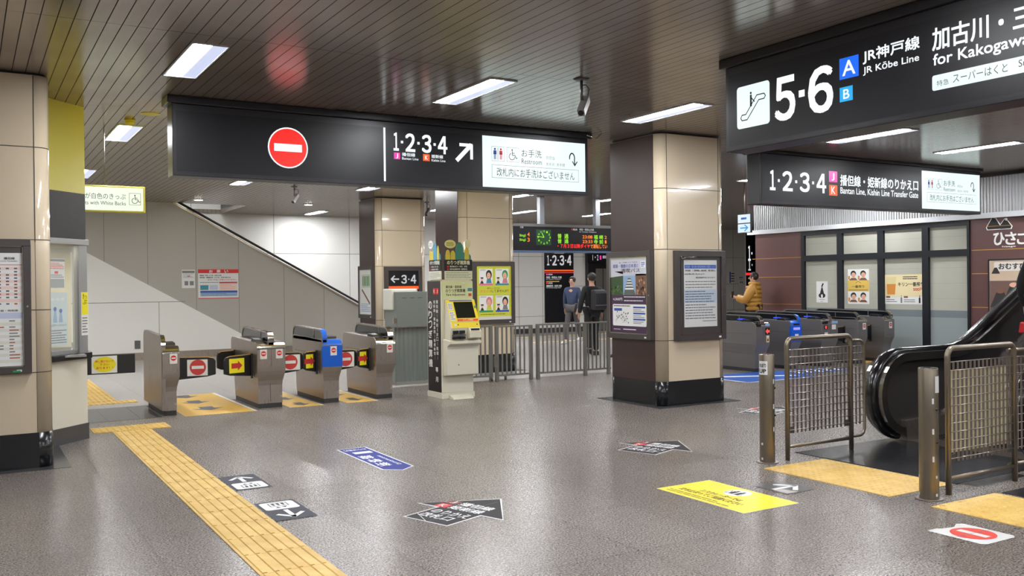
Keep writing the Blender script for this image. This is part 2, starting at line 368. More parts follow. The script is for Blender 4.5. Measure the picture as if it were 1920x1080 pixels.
# ================================================================== COLUMNS
def rounded(x0, x1, y0, y1, r):
    pts = []
    for a, b, c in ((x1 - r, y0 + r, -90), (x1 - r, y1 - r, 0), (x0 + r, y1 - r, 90), (x0 + r, y0 + r, 180)):
        pts += [(a + r * math.cos(R(c + 15 * k)), b + r * math.sin(R(c + 15 * k))) for k in range(7)]
    return pts
def column(x0, x1, y0, y1, label, brown_side=True, joints=(.85, 2.03, 2.82), plinth=.32):
    t = thing('column', ((x0 + x1) / 2, (y0 + y1) / 2, 0), label, 'column', 'square tiled columns of the concourse')
    m = MB(); m.pz(rounded(x0, x1, y0, y1, .13), plinth, ZC - .025, cream, True)
    for z in joints:
        m.box(x0 + .13, x1 - .13, y0 - .0015, y0 + .01, z - .004, z + .004, seam)
        m.pz(rounded(x0 - .001, x1 + .001, y0 - .001, y1 + .001, .13), z - .004, z + .004, seam, True)
    for x in (x0 + .13, x1 - .13): m.box(x - .004, x + .004, y0 - .0015, y0 + .01, 2.03, ZC - .03, seam); m.box(x - .002, x + .002, y0 - .001, y0 + .01, plinth, 2.03, seam)
    m.build('shaft', t)
    MB().pz(rounded(x0 + .02, x1 - .02, y0 + .02, y1 - .02, .12), ZC - .025, ZC - .002, black).build('shadow_gap', t)
    if brown_side:
        MB().box(x0 - .006, x0 + .02, y0 + .11, y1 - .08, plinth, ZC - .03, brown).build('side_panel', t)
    MB().pz(rounded(x0 - .004, x1 + .004, y0 - .004, y1 + .004, .12), 0, plinth, blackst, True).build('plinth', t)
    MB().box(x0 - .13, x1 + .13, y0 - .13, y1 + .13, 0, .004, plst).build('floor_border', t)
    return t
column(7.65, 8.80, 9.15, 10.25, 'broad cream and brown column in the middle with two poster cases, beside the upper right hanging signs')
column(7.65, 8.80, 14.65, 15.75, 'cream column behind the white fare machine with a yellow green poster')
column(7.70, 8.90, 18.72, 19.80, 'farthest cream and brown column, carrying the orange striped platform 3-4 sign')
column(-.55, .66, 9.25, 10.35, 'cream column at the left edge of the picture with timetable case', False, (.86, 1.42, 2.05, 2.88))

# poster cases
def case(O, U, w_, h, label, fn, cat='poster case', fr=casegrey, bt=.06, rim=.05):
    O = Vector(O); U = Vector(U); N = U.cross(Vector((0, 0, 1)))
    t = thing('poster_case', O + U * w_ / 2, label, cat)
    s = Sheet(O + N * .045, U, (0, 0, 1))
    s.slab(0, 0, w_, h, .045, fr); s.build('case_body', t)
    s = Sheet(O + N * .06, U, (0, 0, 1))
    for a in ((0, 0, w_, bt), (0, h - bt, w_, h), (0, bt, bt, h - bt), (w_ - bt, bt, w_, h - bt)): s.slab(*a, .015, fr)
    s.build('door_frame', t, .003)
    s = Sheet(O + N * .061, U, (0, 0, 1)); r2 = bt
    for a in ((r2, r2, w_ - r2, r2 + .008), (r2, h - r2 - .008, w_ - r2, h - r2), (r2, r2, r2 + .008, h - r2), (w_ - r2 - .008, r2, w_ - r2, h - r2)): s.slab(*a, .006, chrome)
    s.build('inner_rim', t)
    s = Sheet(O + N * .047, U, (0, 0, 1), .0009); fn(s, bt + .008, w_ - bt - .008, bt + .01, h - bt - .01); s.build('poster', t)
    s = Sheet(O + N * .062, U, (0, 0, 1)); s.disc(w_ - bt / 2, h * .5, .009, chrome); s.slab(w_ - bt - .06, bt * .3, w_ - bt - .02, bt * .6, .003, twhite); s.build('lock', t)
    return t
def tri(s, u, v, w_, h, m, L=2): s.poly([(u - w_, v), (u + w_, v), (u + w_ * .25, v + h), (u - w_ * .25, v + h)], m, L)
castle_sky = M('print_sky', (150, 180, 214), .5); purple = M('print_purple', (66, 42, 72), .5); dgreen = M('print_dark_green', (54, 78, 46), .5); stone = M('print_stone', (96, 100, 98), .5); lilac = M('print_lilac', (205, 205, 216), .5); brownp = M('print_brown', (120, 84, 66), .5)
def p_castle(s, a, b, c, d):
    W = b - a; H = d - c; q = lambda x, y: (a + W * x, c + H * y)
    s.rect(a, c, b, d, purple, 1); s.rect(*q(0, .76), *q(1, 1), lilac, 2); s.rect(*q(0, .5), *q(.36, .82), dgreen, 2); s.rect(*q(.36, .5), *q(.7, .76), castle_sky, 2); s.rect(*q(.7, .5), *q(1, .78), brownp, 2)
    s.poly([q(0, .74), q(0, .84), q(.36, .78), q(.36, .76)], lilac, 3)
    for k in range(26): s.disc(a + W * random.uniform(.73, .98), c + H * random.uniform(.51, .73), W * .025, M('print_tan', (178, 140, 110), .6) if k % 2 else M('print_umber', (84, 58, 44), .6), 3 + k % 3 * .3, n=10)
    for k in range(24): s.disc(a + W * random.uniform(.02, .34), c + H * random.uniform(.51, .62), W * .02, M('print_leaf', (86, 116, 66), .6), 3, n=8)
    s.poly([q(.37, .5), q(.7, .5), q(.66, .57), q(.54, .6), q(.4, .57)], stone, 3)
    for i in range(4):
        y0 = .575 + i * .037; ww = .14 - i * .028; s.rect(*q(.53 - ww * .8, y0), *q(.53 + ww * .8, y0 + .025), twhite, 4)
        s.poly([q(.53 - ww, y0 + .022), q(.53 + ww, y0 + .022), q(.53 + ww * .5, y0 + .042), q(.53 - ww * .5, y0 + .042)], stone, 5)
    s.text('JR・神姫バスで巡る', *q(.25, .925), *q(.75, .945), tblack, 0, 3); s.text('姫路・播磨の日本酒と', *q(.08, .865), *q(.78, .915), tblue, .01, 3); s.text('満喫パス', *q(.3, .80), *q(.82, .855), tblack, .01, 3)
    s.rrect(*q(.83, .86), *q(.97, .95), .02, twhite, 3); s.greek(*q(.85, .87), *q(.95, .94), 3, tblue, 4)
    s.text('4,000円', *q(.07, .425), *q(.33, .465), twhite, .015, 3); s.greek(*q(.38, .465), *q(.95, .49), 1, twhite, 3); s.greek(*q(.38, .415), *q(.95, .44), 1, twhite, 3)
    s.rrect(*q(.06, .09), *q(.98, .38), .02, twhite, 3); s.greek(*q(.09, .345), *q(.6, .37), 1, tblack, 4); s.rect(*q(.1, .29), *q(.32, .325), tblue, 4)
    for k in range(16): s.stroke([q(random.uniform(.12, .5), random.uniform(.13, .28)), q(random.uniform(.12, .5), random.uniform(.13, .28))], .002, tgrey, 4); s.disc(*q(random.uniform(.12, .5), random.uniform(.13, .3)), W * .012, tblack, 5, n=8)
    for y in (.33, .25, .17): s.rect(*q(.63, y), *q(.95, y + .022), tblue, 4); s.greek(*q(.63, y - .05), *q(.93, y - .01), 2, tgrey, 4)
    s.rect(*q(.35, .04), *q(.7, .052), twhite, 3); s.greek(*q(.08, .035), *q(.3, .05), 1, twhite, 3)
    s.rect(*q(0, .975), *q(1, 1), M('print_pale', (214, 212, 204), .5), 4)
def p_notice(s, a, b, c, d):
    s.rect(a, c, b, d, casegrey, .6)
    a += .06; b -= .07; c += .09; d -= .04; W = b - a; H = d - c; q = lambda x, y: (a + W * x, c + H * y)
    s.rect(a, c, b, d, M('notice_paper', (206, 206, 204), .5), 1); s.rect(*q(.02, .875), *q(.98, .93), tblue, 2); s.text('播但線 一部の駅の駅係員体制の変更について', *q(.04, .885), *q(.96, .92), castle_sky, .01, 3)
    s.text('野里駅、仁豊野駅、香呂駅、溝口駅は、', *q(.04, .83), *q(.96, .858), tblack, .01, 2); s.text('2025年4月1日(火)より、', *q(.02, .775), *q(.65, .805), tblack, .015, 2); s.text('終日係員不在となります。', *q(.36, .725), *q(.95, .752), tblack, .01, 2)
    s.greek(*q(.04, .57), *q(.96, .7), 3, tgrey, 2, .3); s.rect(*q(.01, .36), *q(.97, .56), M('notice_blue', (176, 190, 206), .5), 1.5)
    s.greek(*q(.03, .36), *q(.9, .55), 5, M('print_slate', (90, 96, 106), .6), 2.5, .32); s.greek(*q(.03, .11), *q(.95, .35), 6, M('print_slate', (90, 96, 106), .6), 2, .3); s.greek(*q(.55, .07), *q(.98, .1), 1, tgrey, 2, .4)
case((7.64, 10.20, .855), (0, -1, 0), .94, 1.165, 'poster case with purple castle travel poster on the middle column brown side', p_castle, bt=.07)
t = case((7.87, 9.15, .84), (1, 0, 0), .87, 1.175, 'poster case with blue headed staffing notice on the middle column cream side', p_notice, bt=.075)
MB().tube([(7.95, 9.08, 1.94), (7.97, 9.075, 1.905), (8.0, 9.072, 1.92), (8.03, 9.07, 1.93), (8.12, 9.07, 1.925), (8.2, 9.07, 1.938)], .006, chrome, 8).build('wire_hook', t)
def p_time(s, a, b, c, d):
    W = b - a; H = d - c; q = lambda x, y: (a + W * x, c + H * y); pk = M('print_pink', (240, 214, 204), .5); br = M('print_rust', (176, 96, 70), .5); cr = M('print_cream', (226, 224, 212), .5)
    s.rect(a, c, b, d, twhite, 1); s.rect(*q(0, .95), *q(1, 1), casegrey, 1.5)
    s.text('播但線', *q(.8, .895), *q(.92, .915), tblack, .02, 2); s.text('Departure Timetable', *q(.7, .875), *q(.95, .887), tblack, .01, 2); s.rect(*q(0, .848), *q(1, .853), torange, 2)
    for i in range(12):
        y = .82 - i * .027
        if i % 2 == 0: s.rect(*q(0, y - .013), *q(1, y + .013), pk, 1.5)
        for x in [.1 + .09 * k for k in range(10)]:
            if random.random() < .75: s.rect(*q(x, y - .006), *q(x + .035, y + .006), br if random.random() < .3 else M('print_slate', (90, 96, 106), .6), 2)
    s.rect(*q(0, .40), *q(1, .45), M('print_lav', (196, 204, 226), .5), 1.6)
    s.text('姫路中央 方面・時刻表', *q(.55, .458), *q(.95, .475), tblack, .02, 2)
    for i in range(14):
        y = .38 - i * .026
        if i % 2: s.rect(*q(0, y - .013), *q(1, y + .013), cr, 1.5)
        for x in (.1, .4, .68, .85):
            if random.random() < .7: s.rect(*q(x, y - .005), *q(x + random.uniform(.04, .12), y + .005), br if random.random() < .4 else tgrey, 2)
t = case((-.35, 9.25, .86), (1, 0, 0), .84, 1.19, 'grey timetable case with pink striped timetable at the left edge', p_time, bt=.06)
MB().box(.34, .40, 9.18, 9.19, .875, .89, tgreen).build('badge', t)
pinkp = M('print_magenta', (214, 120, 150), .5); lime = M('poster_lime', (204, 206, 62), .5); skin_p = M('print_skin', (232, 178, 150), .5); teal = M('print_teal', (60, 140, 160), .5)
def p_cartoon(s, a, b, c, d):
    W = b - a; H = d - c; q = lambda x, y: (a + W * x, c + H * y); s.rect(a, c, b, d, lime, 1)
    for k, (x, y, hc) in enumerate(((.07, .64, pinkp), (.54, .64, teal), (.07, .14, tgreen), (.54, .14, tblue))):
        s.rect(*q(x, y), *q(x + .39, y + .31), twhite, 2); s.rect(*q(x, y), *q(x + .39, y + .035), hc, 3)
        hair = (tblack, tgreen, pinkp, tblack)[k]
        s.poly([q(x + .2, y + .04), q(x + .36, y + .04), q(x + .33, y + .13), q(x + .23, y + .13)], (teal, pinkp, lime, tgrey)[k], 3.5)
        s.disc(*q(x + .28, y + .2), W * .085, hair, 4, H * .085); s.disc(*q(x + .275, y + .18), W * .055, skin_p, 5, H * .06)
        s.rect(*q(x + .25, y + .16), *q(x + .29, y + .166), tred, 6)
        s.disc(*q(x + .08, y + .11), W * .03, skin_p, 4, H * .03); s.poly([q(x + .03, y + .035), q(x + .13, y + .035), q(x + .1, y + .085), q(x + .06, y + .085)], tblack, 3.5); s.rect(*q(x + .04, y + .125), *q(x + .12, y + .15), tblack, 5)
        s.greek(*q(x + .03, y + .27), *q(x + .2, y + .3), 2, tgrey, 3)
    s.text('最近よくいますよね', *q(.3, .575), *q(.66, .6), tblack, .01, 2); s.text('カスハラ', *q(.1, .51), *q(.42, .555), torange, .01, 2); s.text('してませんか？', *q(.43, .51), *q(.92, .56), tblack, .015, 2)
    s.rect(*q(0, .455), *q(1, .46), M('poster_olive', (160, 160, 60), .5), 2); s.greek(*q(.1, .09), *q(.9, .11), 1, tblack, 2); s.rect(*q(0, 0), *q(1, .06), M('print_pale', (214, 212, 204), .5), 2)
case((7.86, 14.65, .88), (1, 0, 0), .88, 1.14, 'grey poster case with a lime green cartoon manners poster behind the fare machine', p_cartoon, bt=.07)
def p_map(s, a, b, c, d):
    W = b - a; H = d - c; q = lambda x, y: (a + W * x, c + H * y); s.rect(a, c, b, d, twhite, 1); s.rect(*q(.2, .6), *q(.9, .9), M('print_mint', (196, 214, 190), .5), 2)
    for k in range(5): s.rect(*q(.25 + k * .13, .64), *q(.32 + k * .13, .86), (tgreen, brownp)[k % 2], 3)
    s.stroke([q(.2, .55), q(.85, .25)], .05, brownp, 3); s.greek(*q(.1, .05), *q(.9, .25), 5, castle_sky, 3)
case((7.70, 19.70, .88), (0, -1, 0), .86, 1.17, 'narrow looking grey case with a plan drawing on the brown side of the farthest column', p_map, bt=.08)
# platform 3-4 board on the far column
def p_34(s, a, b, c, d):
    W = b - a; H = d - c; q = lambda x, y: (a + W * x, c + H * y); s.rect(a, c, b, d, signblack, 1)
    s.digits('3·4', *q(.42, .71), *q(.93, .9), G('dim_lit_white', (225, 225, 225), .75))
    dl = MATS['dim_lit_white']; s.stroke([q(.1, .81), q(.34, .81)], .03, dl, 2); s.stroke([q(.2, .88), q(.1, .81), q(.2, .74)], .03, dl, 2)
    s.rect(*q(0, .58), *q(1, .65), eO, 2); s.greek(*q(.12, .3), *q(.9, .5), 3, dl, 2)
case((7.86, 18.72, .87), (1, 0, 0), .9, 1.15, 'black platform board reading 3-4 with an orange stripe and left arrow on the farthest column', p_34, 'sign', bt=.08)

# ================================================================== BIG HANGING SIGNS
def hsign(O, U, w_, z0, z1, label, fn, th=.26, back=None, top=.04):
    O = Vector(O); U = Vector(U); N = U.cross(Vector((0, 0, 1)))
    t = thing('hanging_sign', O + U * w_ / 2 + Vector((0, 0, z0)), label, 'sign')
    s = Sheet((O.x, O.y, z0), U, (0, 0, 1)); s.slab(0, 0, w_, z1 - z0, th, frame_black); s.build('housing', t, .006)
    s = Sheet((O.x, O.y, 0) + N * .03 if False else Vector((O.x, O.y, 0)) + N * .035, U, (0, 0, 1)); s.slab(-.05, z1 + .0, w_ + .05, ZC - .001, th + .07, frame_black); s.build('ceiling_mount', t, .01)
    s = Sheet(Vector((O.x, O.y, z0)) + N * .002, U, (0, 0, 1)); H = z1 - z0
    s.rect(.035, .045, w_ - .035, H - .07, signblack, 1)
    s.slab(.03, .02, w_ - .03, .045, .002, frame_black); fn(s, H); s.build('lit_face', t)
    if back:
        s = Sheet(Vector((O.x, O.y, z0)) + U * w_ - N * (th + .002), -U, (0, 0, 1)); s.rect(.05, .05, w_ - .05, H - .07, back, 1); s.build('back_face', t)
    return t
def wheelchair(s, u, v, h, m, L=3):
    k = h; s.disc(u + .42 * k, v + .88 * k, .07 * k, m, L, n=12); s.stroke([(u + .42 * k, v + .78 * k), (u + .44 * k, v + .45 * k), (u + .7 * k, v + .45 * k), (u + .8 * k, v + .2 * k), (u + .92 * k, v + .24 * k)], .06 * k, m, L)
    s.stroke([(u + .43 * k, v + .62 * k), (u + .66 * k, v + .62 * k)], .05 * k, m, L)
    s.stroke([(u + .4 * k + .27 * k * math.cos(R(a)), v + .33 * k + .27 * k * math.sin(R(a))) for a in range(110, 361, 25)], .055 * k, m, L)
def wc_panel(s, a, c, b, d):      # restroom panel in box a..b, c..d
    W = b - a; H = d - c; q = lambda x, y: (a + W * x, c + H * y); dk = M('panel_print_dark', (45, 50, 54), .6)
    s.rect(a, c, b, d, ePanel, 2)
    x0, y0 = q(.09, .56); k = .115 * W
    for x in (.085, .225): s.frame(*q(x, .52), *q(x + .115, .80), .004, tgrey, 3)
    u, v = q(.105, .55); 
    for uu, mm_ in ((q(.115, 0)[0], M('panel_print_blue', (40, 70, 180), .5)), (q(.17, 0)[0], M('panel_print_red', (225, 40, 60), .5))):
        vv = q(0, .55)[1]; h = H * .22; s.disc(uu, vv + h * .92, h * .1, mm_, 3, n=10); s.poly([(uu - h * .17, vv + h * .45), (uu + h * .17, vv + h * .45), (uu + h * .15, vv + h * .8), (uu - h * .15, vv + h * .8)], mm_, 3)
        s.rect(uu - h * .1, vv, uu - h * .02, vv + h * .5, mm_, 3); s.rect(uu + h * .02, vv, uu + h * .1, vv + h * .5, mm_, 3)
    s.rect(*q(.14, .54), *q(.144, .78), tgrey, 3)
    wheelchair(s, *q(.235, .545), H * .24, dk)
    s.text('お手洗', *q(.365, .635), *q(.56, .79), dk, .0, 3); s.text('Restroom', *q(.365, .50), *q(.56, .60), dk, .0, 3)
    s.text('화장실', *q(.60, .62), *q(.69, .69), tgrey, 0, 3); s.text('洗手间  洗手間', *q(.60, .49), *q(.79, .555), tgrey, 0, 3)
    cx_, cy_ = q(.865, .68); r = H * .10
    s.stroke([(cx_ - .0 + r * .62 * math.cos(R(a)), cy_ + r * math.sin(R(a))) for a in range(190, -21, -21)] + [(cx_ + r * .66, cy_ - r * 1.4)], .016, dk, 3)
    s.stroke([(cx_ + r * .1, cy_ - r * .7), (cx_ + r * .66, cy_ - r * 1.5), (cx_ + r * 1.25, cy_ - r * .7)], .014, dk, 3)
    s.frame(*q(.085, .19), *q(.93, .44), .004, dk, 3); s.text('改札内にお手洗はございません', *q(.13, .225), *q(.89, .395), dk, 0, 3)
def f1(s, H):
    o = 1.80; z = 2.74
    noentry(s, 2.985 - o, 3.095 - z, .205, eR, eW)
    s.rect(4.10 - o - .012, 2.79 - z, 4.10 - o + .012, 3.40 - z, eW, 2)
    s.digits('1·2·3·4', 4.21 - o, 3.15 - z, 4.90 - o, 3.35 - z, eW)
    s.rect(4.215 - o, 3.05 - z, 4.29 - o, 3.125 - z, eP, 2); s.text('J', 4.24 - o, 3.06 - z, 4.265 - o, 3.115 - z, eW, .02, 3)
    s.rect(4.58 - o, 3.05 - z, 4.665 - o, 3.13 - z, eO, 2); s.text('K', 4.605 - o, 3.065 - z, 4.64 - o, 3.115 - z, eW, .02, 3)
    s.text('播但線', 4.315 - o, 3.09 - z, 4.48 - o, 3.13 - z, eW, .02, 2); s.text('Bantan Line', 4.315 - o, 3.05 - z, 4.52 - o, 3.078 - z, eW, .01, 2)
    s.text('姫新線', 4.69 - o, 3.09 - z, 4.84 - o, 3.13 - z, eW, .02, 2); s.text('Kishin Line', 4.69 - o, 3.05 - z, 4.87 - o, 3.078 - z, eW, .01, 2)
    s.stroke([(5.03 - o, 3.09 - z), (5.21 - o, 3.27 - z)], .052, eW, 2); s.stroke([(5.07 - o, 3.272 - z), (5.222 - o, 3.272 - z), (5.222 - o, 3.115 - z)], .038, eW, 2)
    wc_panel(s, 5.37 - o, 2.785 - z, 6.885 - o, 3.405 - z)
t = hsign((1.80, 9.70, 0), (1, 0, 0), 5.13, 2.74, 3.47, 'long black hanging sign with big red no entry disc and white restroom panel', f1, back=eYel)
MB().tube([(6.85, 9.6, 3.50), (7.0, 9.6, 3.47), (7.08, 9.6, 3.54)], .006, chrome, 6).build('cable_tie', t)
def f2(s, H):
    z = 2.735; Y0 = 5.96; u = lambda y: Y0 - y
    s.rrect(u(5.82), 2.915 - z, u(5.445), 3.275 - z, .03, ePanel, 2); dk = M('panel_print_dark', (45, 50, 54), .6)
    a = lambda du, dv: (u(5.82) + .375 * du, 2.915 - z + .36 * dv)
    s.stroke([a(.16, .19), a(.32, .19), a(.68, .60), a(.84, .60), a(.88, .66), a(.84, .72), a(.62, .72), a(.28, .32), a(.16, .32), a(.12, .25), a(.16, .19)], .009, dk, 3)
    s.disc(*a(.44, .80), .011, dk, 3, n=10); s.stroke([a(.44, .74), a(.44, .50)], .022, dk, 3); s.stroke([a(.46, .68), a(.55, .58)], .009, dk, 3)
    s.text('５', u(5.38), 2.92 - z, u(5.18), 3.26 - z, eW, .07, 2); s.rect(u(5.135), 3.07 - z, u(5.075), 3.125 - z, eW, 2); s.text('６', u(5.03), 2.92 - z, u(4.805), 3.265 - z, eW, .07, 2)
    s.rect(u(4.735), 3.13 - z, u(4.56), 3.29 - z, eB, 2); s.text('A', u(4.705), 3.155 - z, u(4.59), 3.265 - z, eW, .02, 3)
    s.rect(u(4.735), 2.96 - z, u(4.615), 3.07 - z, eC, 2); s.text('B', u(4.70), 2.98 - z, u(4.645), 3.05 - z, eW, .02, 3)
    s.text('JR神戸線', u(4.52), 3.205 - z, u(4.05), 3.31 - z, eW, .025, 2); s.text('JR Kōbe Line', u(4.52), 3.12 - z, u(4.055), 3.185 - z, eW, .02, 2)
    s.text('加古川・三ノ宮', u(3.95), 3.175 - z, u(2.98), 3.33 - z, eW, .03, 2); s.text('for Kakogawa & Sannomiya', u(3.945), 3.05 - z, u(2.62), 3.15 - z, eW, .02, 2)
    s.rrect(u(3.955), 2.90 - z, u(2.55), 3.005 - z, .015, ePanel, 2); s.text('特急', u(3.92), 2.925 - z, u(3.83), 2.965 - z, dk, 0, 3); s.text('スーパーはくと', u(3.80), 2.925 - z, u(3.42), 2.985 - z, dk, 0, 3)
    s.text('Super Hakuto', u(3.35), 2.925 - z, u(3.0), 2.985 - z, dk, 0, 3)
hsign((5.75, 5.96, 0), (0, -1, 0), 3.6, 2.735, 3.47, 'huge black hanging sign at the upper right reading 5-6 with an escalator symbol', f2)
def f3(s, H):
    o = 10.07; z = 2.75
    s.digits('1·2·3·4', 10.27 - o, 2.965 - z, 11.50 - o, 3.25 - z, eW)
    s.rect(11.56 - o, 3.14 - z, 11.75 - o, 3.31 - z, eP, 2); s.text('J', 11.62 - o, 3.165 - z, 11.68 - o, 3.28 - z, eW, .02, 3)
    s.rect(11.56 - o, 2.93 - z, 11.75 - o, 3.095 - z, eO, 2); s.text('K', 11.61 - o, 2.955 - z, 11.70 - o, 3.07 - z, eW, .02, 3)
    s.text('播但線・姫新線のりかえ口', 11.82 - o, 3.095 - z, 13.75 - o, 3.265 - z, eW, .03, 2); s.text('Bantan Line, Kishin Line Transfer Gate', 11.82 - o, 2.955 - z, 13.75 - o, 3.07 - z, eW, .02, 2)
    wc_panel(s, 13.85 - o, 2.80 - z, 15.48 - o, 3.44 - z)
hsign((10.07, 9.75, 0), (1, 0, 0), 5.44, 2.75, 3.50, 'black hanging sign at right reading 1-2-3-4 transfer gate, restroom panel at its end', f3)
# small lit sign by the booth
t = thing('ticket_sign', (1.5, 12.1, 2.53), 'small lit white ticket sign with yellow rim, left behind the booth', 'sign')
s = Sheet((1.115, 12.0, 2.53), (1, 0, 0), (0, 0, 1)); s.slab(0, 0, .785, .32, .14, M('yellow_rim', (222, 214, 96), .4)); s.build('box', t, .004)
s = Sheet((1.1, 11.998, 2.53), (1, 0, 0), (0, 0, 1)); s.rect(.0, .02, .775, .30, G('lit_cream', (232, 242, 222), 1.1), 1)
dk = MATS['panel_print_dark']; s.text('うらが白色のきっぷ', .0, .155, .575, .225, dk, 0, 2); s.text('Tickets with White Backs', -.06 + .06, .085, .575, .13, dk, 0, 2); s.frame(.615, .095, .745, .235, .004, dk, 2); wheelchair(s, .63, .105, .12, dk, 2)
s.build('lit_face', t)
MB().cyl((1.45, 12.07, 2.85), (1.45, 12.07, ZC - .002), .006, darksteel).build('hanger', t)

# ================================================================== CEILING FIXTURES
fixw = M('fixture_white', (225, 226, 228), .4)
diff = G('lamp_tube', (250, 252, 255), LAMP * 2.0); diff2 = G('reflector_self_glow', (214, 222, 250), .95); diff3 = G('downlight_lamp', (255, 250, 240), 40)  # reflector emits by itself, imitating lamp light falling on it
first = None; GRP = 'recessed fluorescent ceiling lights'
xs = [(-1.2, 'the far left'), (1.70, 'left'), (4.41, 'centre left'), (6.93, 'centre'), (10.5, 'centre right'), (12.93, 'right'), (15.4, 'far right'), (18.4, 'rightmost')]
def build_light(loc):
    t = thing('ceiling_light', loc, 'x', 'ceiling light', GRP); x, y, z = loc
    m = MB(); hw, hl = .15, .64
    for a in ((x - hw, x - hw + .012, y - hl, y + hl), (x + hw - .012, x + hw, y - hl, y + hl), (x - hw, x + hw, y - hl, y - hl + .012), (x - hw, x + hw, y + hl - .012, y + hl)): m.box(*a, z - .012, z - .0005, fixw)
    m.build('frame', t)
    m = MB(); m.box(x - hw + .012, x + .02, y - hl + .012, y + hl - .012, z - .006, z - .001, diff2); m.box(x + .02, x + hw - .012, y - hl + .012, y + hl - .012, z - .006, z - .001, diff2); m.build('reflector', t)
    MB().box(x - .115, x + .015, y - hl + .03, y + hl - .05, z - .012, z - .007, diff).build('lamp', t)
    return t
spots = []
for y in (-5.0, -.7, 3.85, 8.16, 12.35, 16.95, 21.1):
    for x, nx in xs:
        if y > 20 and x < 9: continue
        if x > 16 and y < 16.5: continue
        if x > 14 and y > 3 and y < 5: pass
        if x == -1.2 and 7 < y < 14: continue
        spots.append((x, y))
spots += [(7.95, 23.4), (-1.2, 19.8), (-4, 19.8), (-4, 16)]  # the far-left unseen lights are added to brighten the stair wall
VIS = {(1.70, 8.16): 'big bright ceiling light nearest the camera, at upper left above the sign', (4.41, 8.16): 'bright ceiling light above the arrow of the no entry sign', (6.93, 8.16): 'bright ceiling light just in front of the middle column',
       (1.70, 12.35): 'ceiling light with a yellow smoke detector at its side, upper left', (10.5, 8.16): 'ceiling light under the big 5-6 sign, nearer the middle column', (12.93, 8.16): 'ceiling light below the big 5-6 sign at the right edge',
       (12.93, 12.35): 'ceiling light between the middle column and the transfer gate sign', (4.41, 16.95): 'ceiling light below the no entry disc of the long sign', (6.93, 16.95): 'ceiling light above the farthest column top, below the long sign',
       (1.70, 16.95): 'ceiling light half hidden at the right of the left booth header', (10.5, 16.95): 'ceiling light just below the right end of the long sign', (12.93, 16.95): 'ceiling light left of the middle column, above the departure board',
       (12.93, 21.1): 'ceiling light above the green clock of the departure board', (7.95, 23.4): 'small distant ceiling light in front of the white stair wall', (15.4, 21.1): 'ceiling light touching the middle column left edge, above the board'}
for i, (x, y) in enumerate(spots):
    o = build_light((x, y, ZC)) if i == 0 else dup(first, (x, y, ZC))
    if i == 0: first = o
    o['label'] = VIS.get((x, y), 'recessed ceiling light out of view, beyond the frame or behind signs and columns'); o['group'] = GRP if (x, y) in VIS else 'unseen recessed ceiling lights'
for (x, y), lb in {(4.41, 20.9): 'small round downlight left, close to the stair opening', (6.97, 21.1): 'small round downlight left of the farthest column'}.items():
    t = thing('downlight', (x, y, ZC), lb, 'ceiling light', 'round downlights'); m = MB(); m.cyl((x, y, ZC - .012), (x, y, ZC - .001), .13, fixw); m.build('ring', t); MB().cyl((x, y, ZC - .016), (x, y, ZC - .011), .085, diff3).build('lens', t)
ydet = M('detector_yellow', (222, 208, 70), .4)
t = thing('smoke_detector', (1.64, 11.35, ZC), 'round yellow smoke detector on the ceiling beside the upper left light', 'smoke detector')
MB().cyl((1.64, 11.35, ZC - .02), (1.64, 11.35, ZC - .001), .06, ydet).build('base', t); MB().tube([(1.64, 11.35, ZC - .02), (1.64, 11.35, ZC - .045), (1.64, 11.35, ZC - .06)], [.055, .05, .035], ydet, 20).build('head', t)
tag(MB().cyl((1.78, 10.85, ZC - .006), (1.78, 10.85, ZC - .001), .1, ydet, 32).build('ceiling_speaker'), 'flat round yellow disc on the ceiling above the smoke detector', 'ceiling cover')
# cctv
cg = M('cctv_grey', (150, 146, 144), .45, .3)
def cctv(x, y, z, label, s=1.):
    t = thing('security_camera', (x, y, z), label, 'camera', 'security cameras')
    MB().tube([(x, y, z - .001), (x, y, z - .018 * s)], [.08 * s, .05 * s], darksteel, 20).build('mounting_plate', t); MB().cyl((x, y, z - .018 * s), (x, y, z - .2 * s), .014 * s, darksteel).build('stem', t)
    a = Vector((x - .06 * s, y - .07 * s, z - .34 * s)); b = Vector((x + .09 * s, y + .05 * s, z - .17 * s)); d = (b - a).normalized(); u = d.cross(Vector((0, 0, 1))).normalized(); v = u.cross(d)
    m = MB(); c = [p + u * i * .035 * s + v * j * .038 * s for p in (a, b) for j in (-1, 1) for i in (-1, 1)]; m.add(c, [(0, 2, 3, 1), (4, 5, 7, 6), (0, 1, 5, 4), (1, 3, 7, 5), (3, 2, 6, 7), (2, 0, 4, 6)], cg); m.build('body', t, .006)
    MB().tube([a - d * .004, a + d * .01], .028 * s, glass).build('lens', t); MB().tube([(x, y, z - .06 * s), (x + .05 * s, y, z - .05 * s), (x + .1 * s, y + .02, z - .08 * s), (x + .1 * s, y + .04 * s, z - .14 * s), b], .005 * s, black, 8).build('cable', t)
    return t
cctv(5.06, 7.17, ZC, 'grey security camera on the ceiling in the middle, left of the bright light')
cctv(5.5, 17.5, ZC, 'tiny security camera hanging under the long sign, left of the farthest column', .9)
cctv(9.3, 19.5, ZC, 'tiny security camera between the farthest column and the fare machine column', .9)

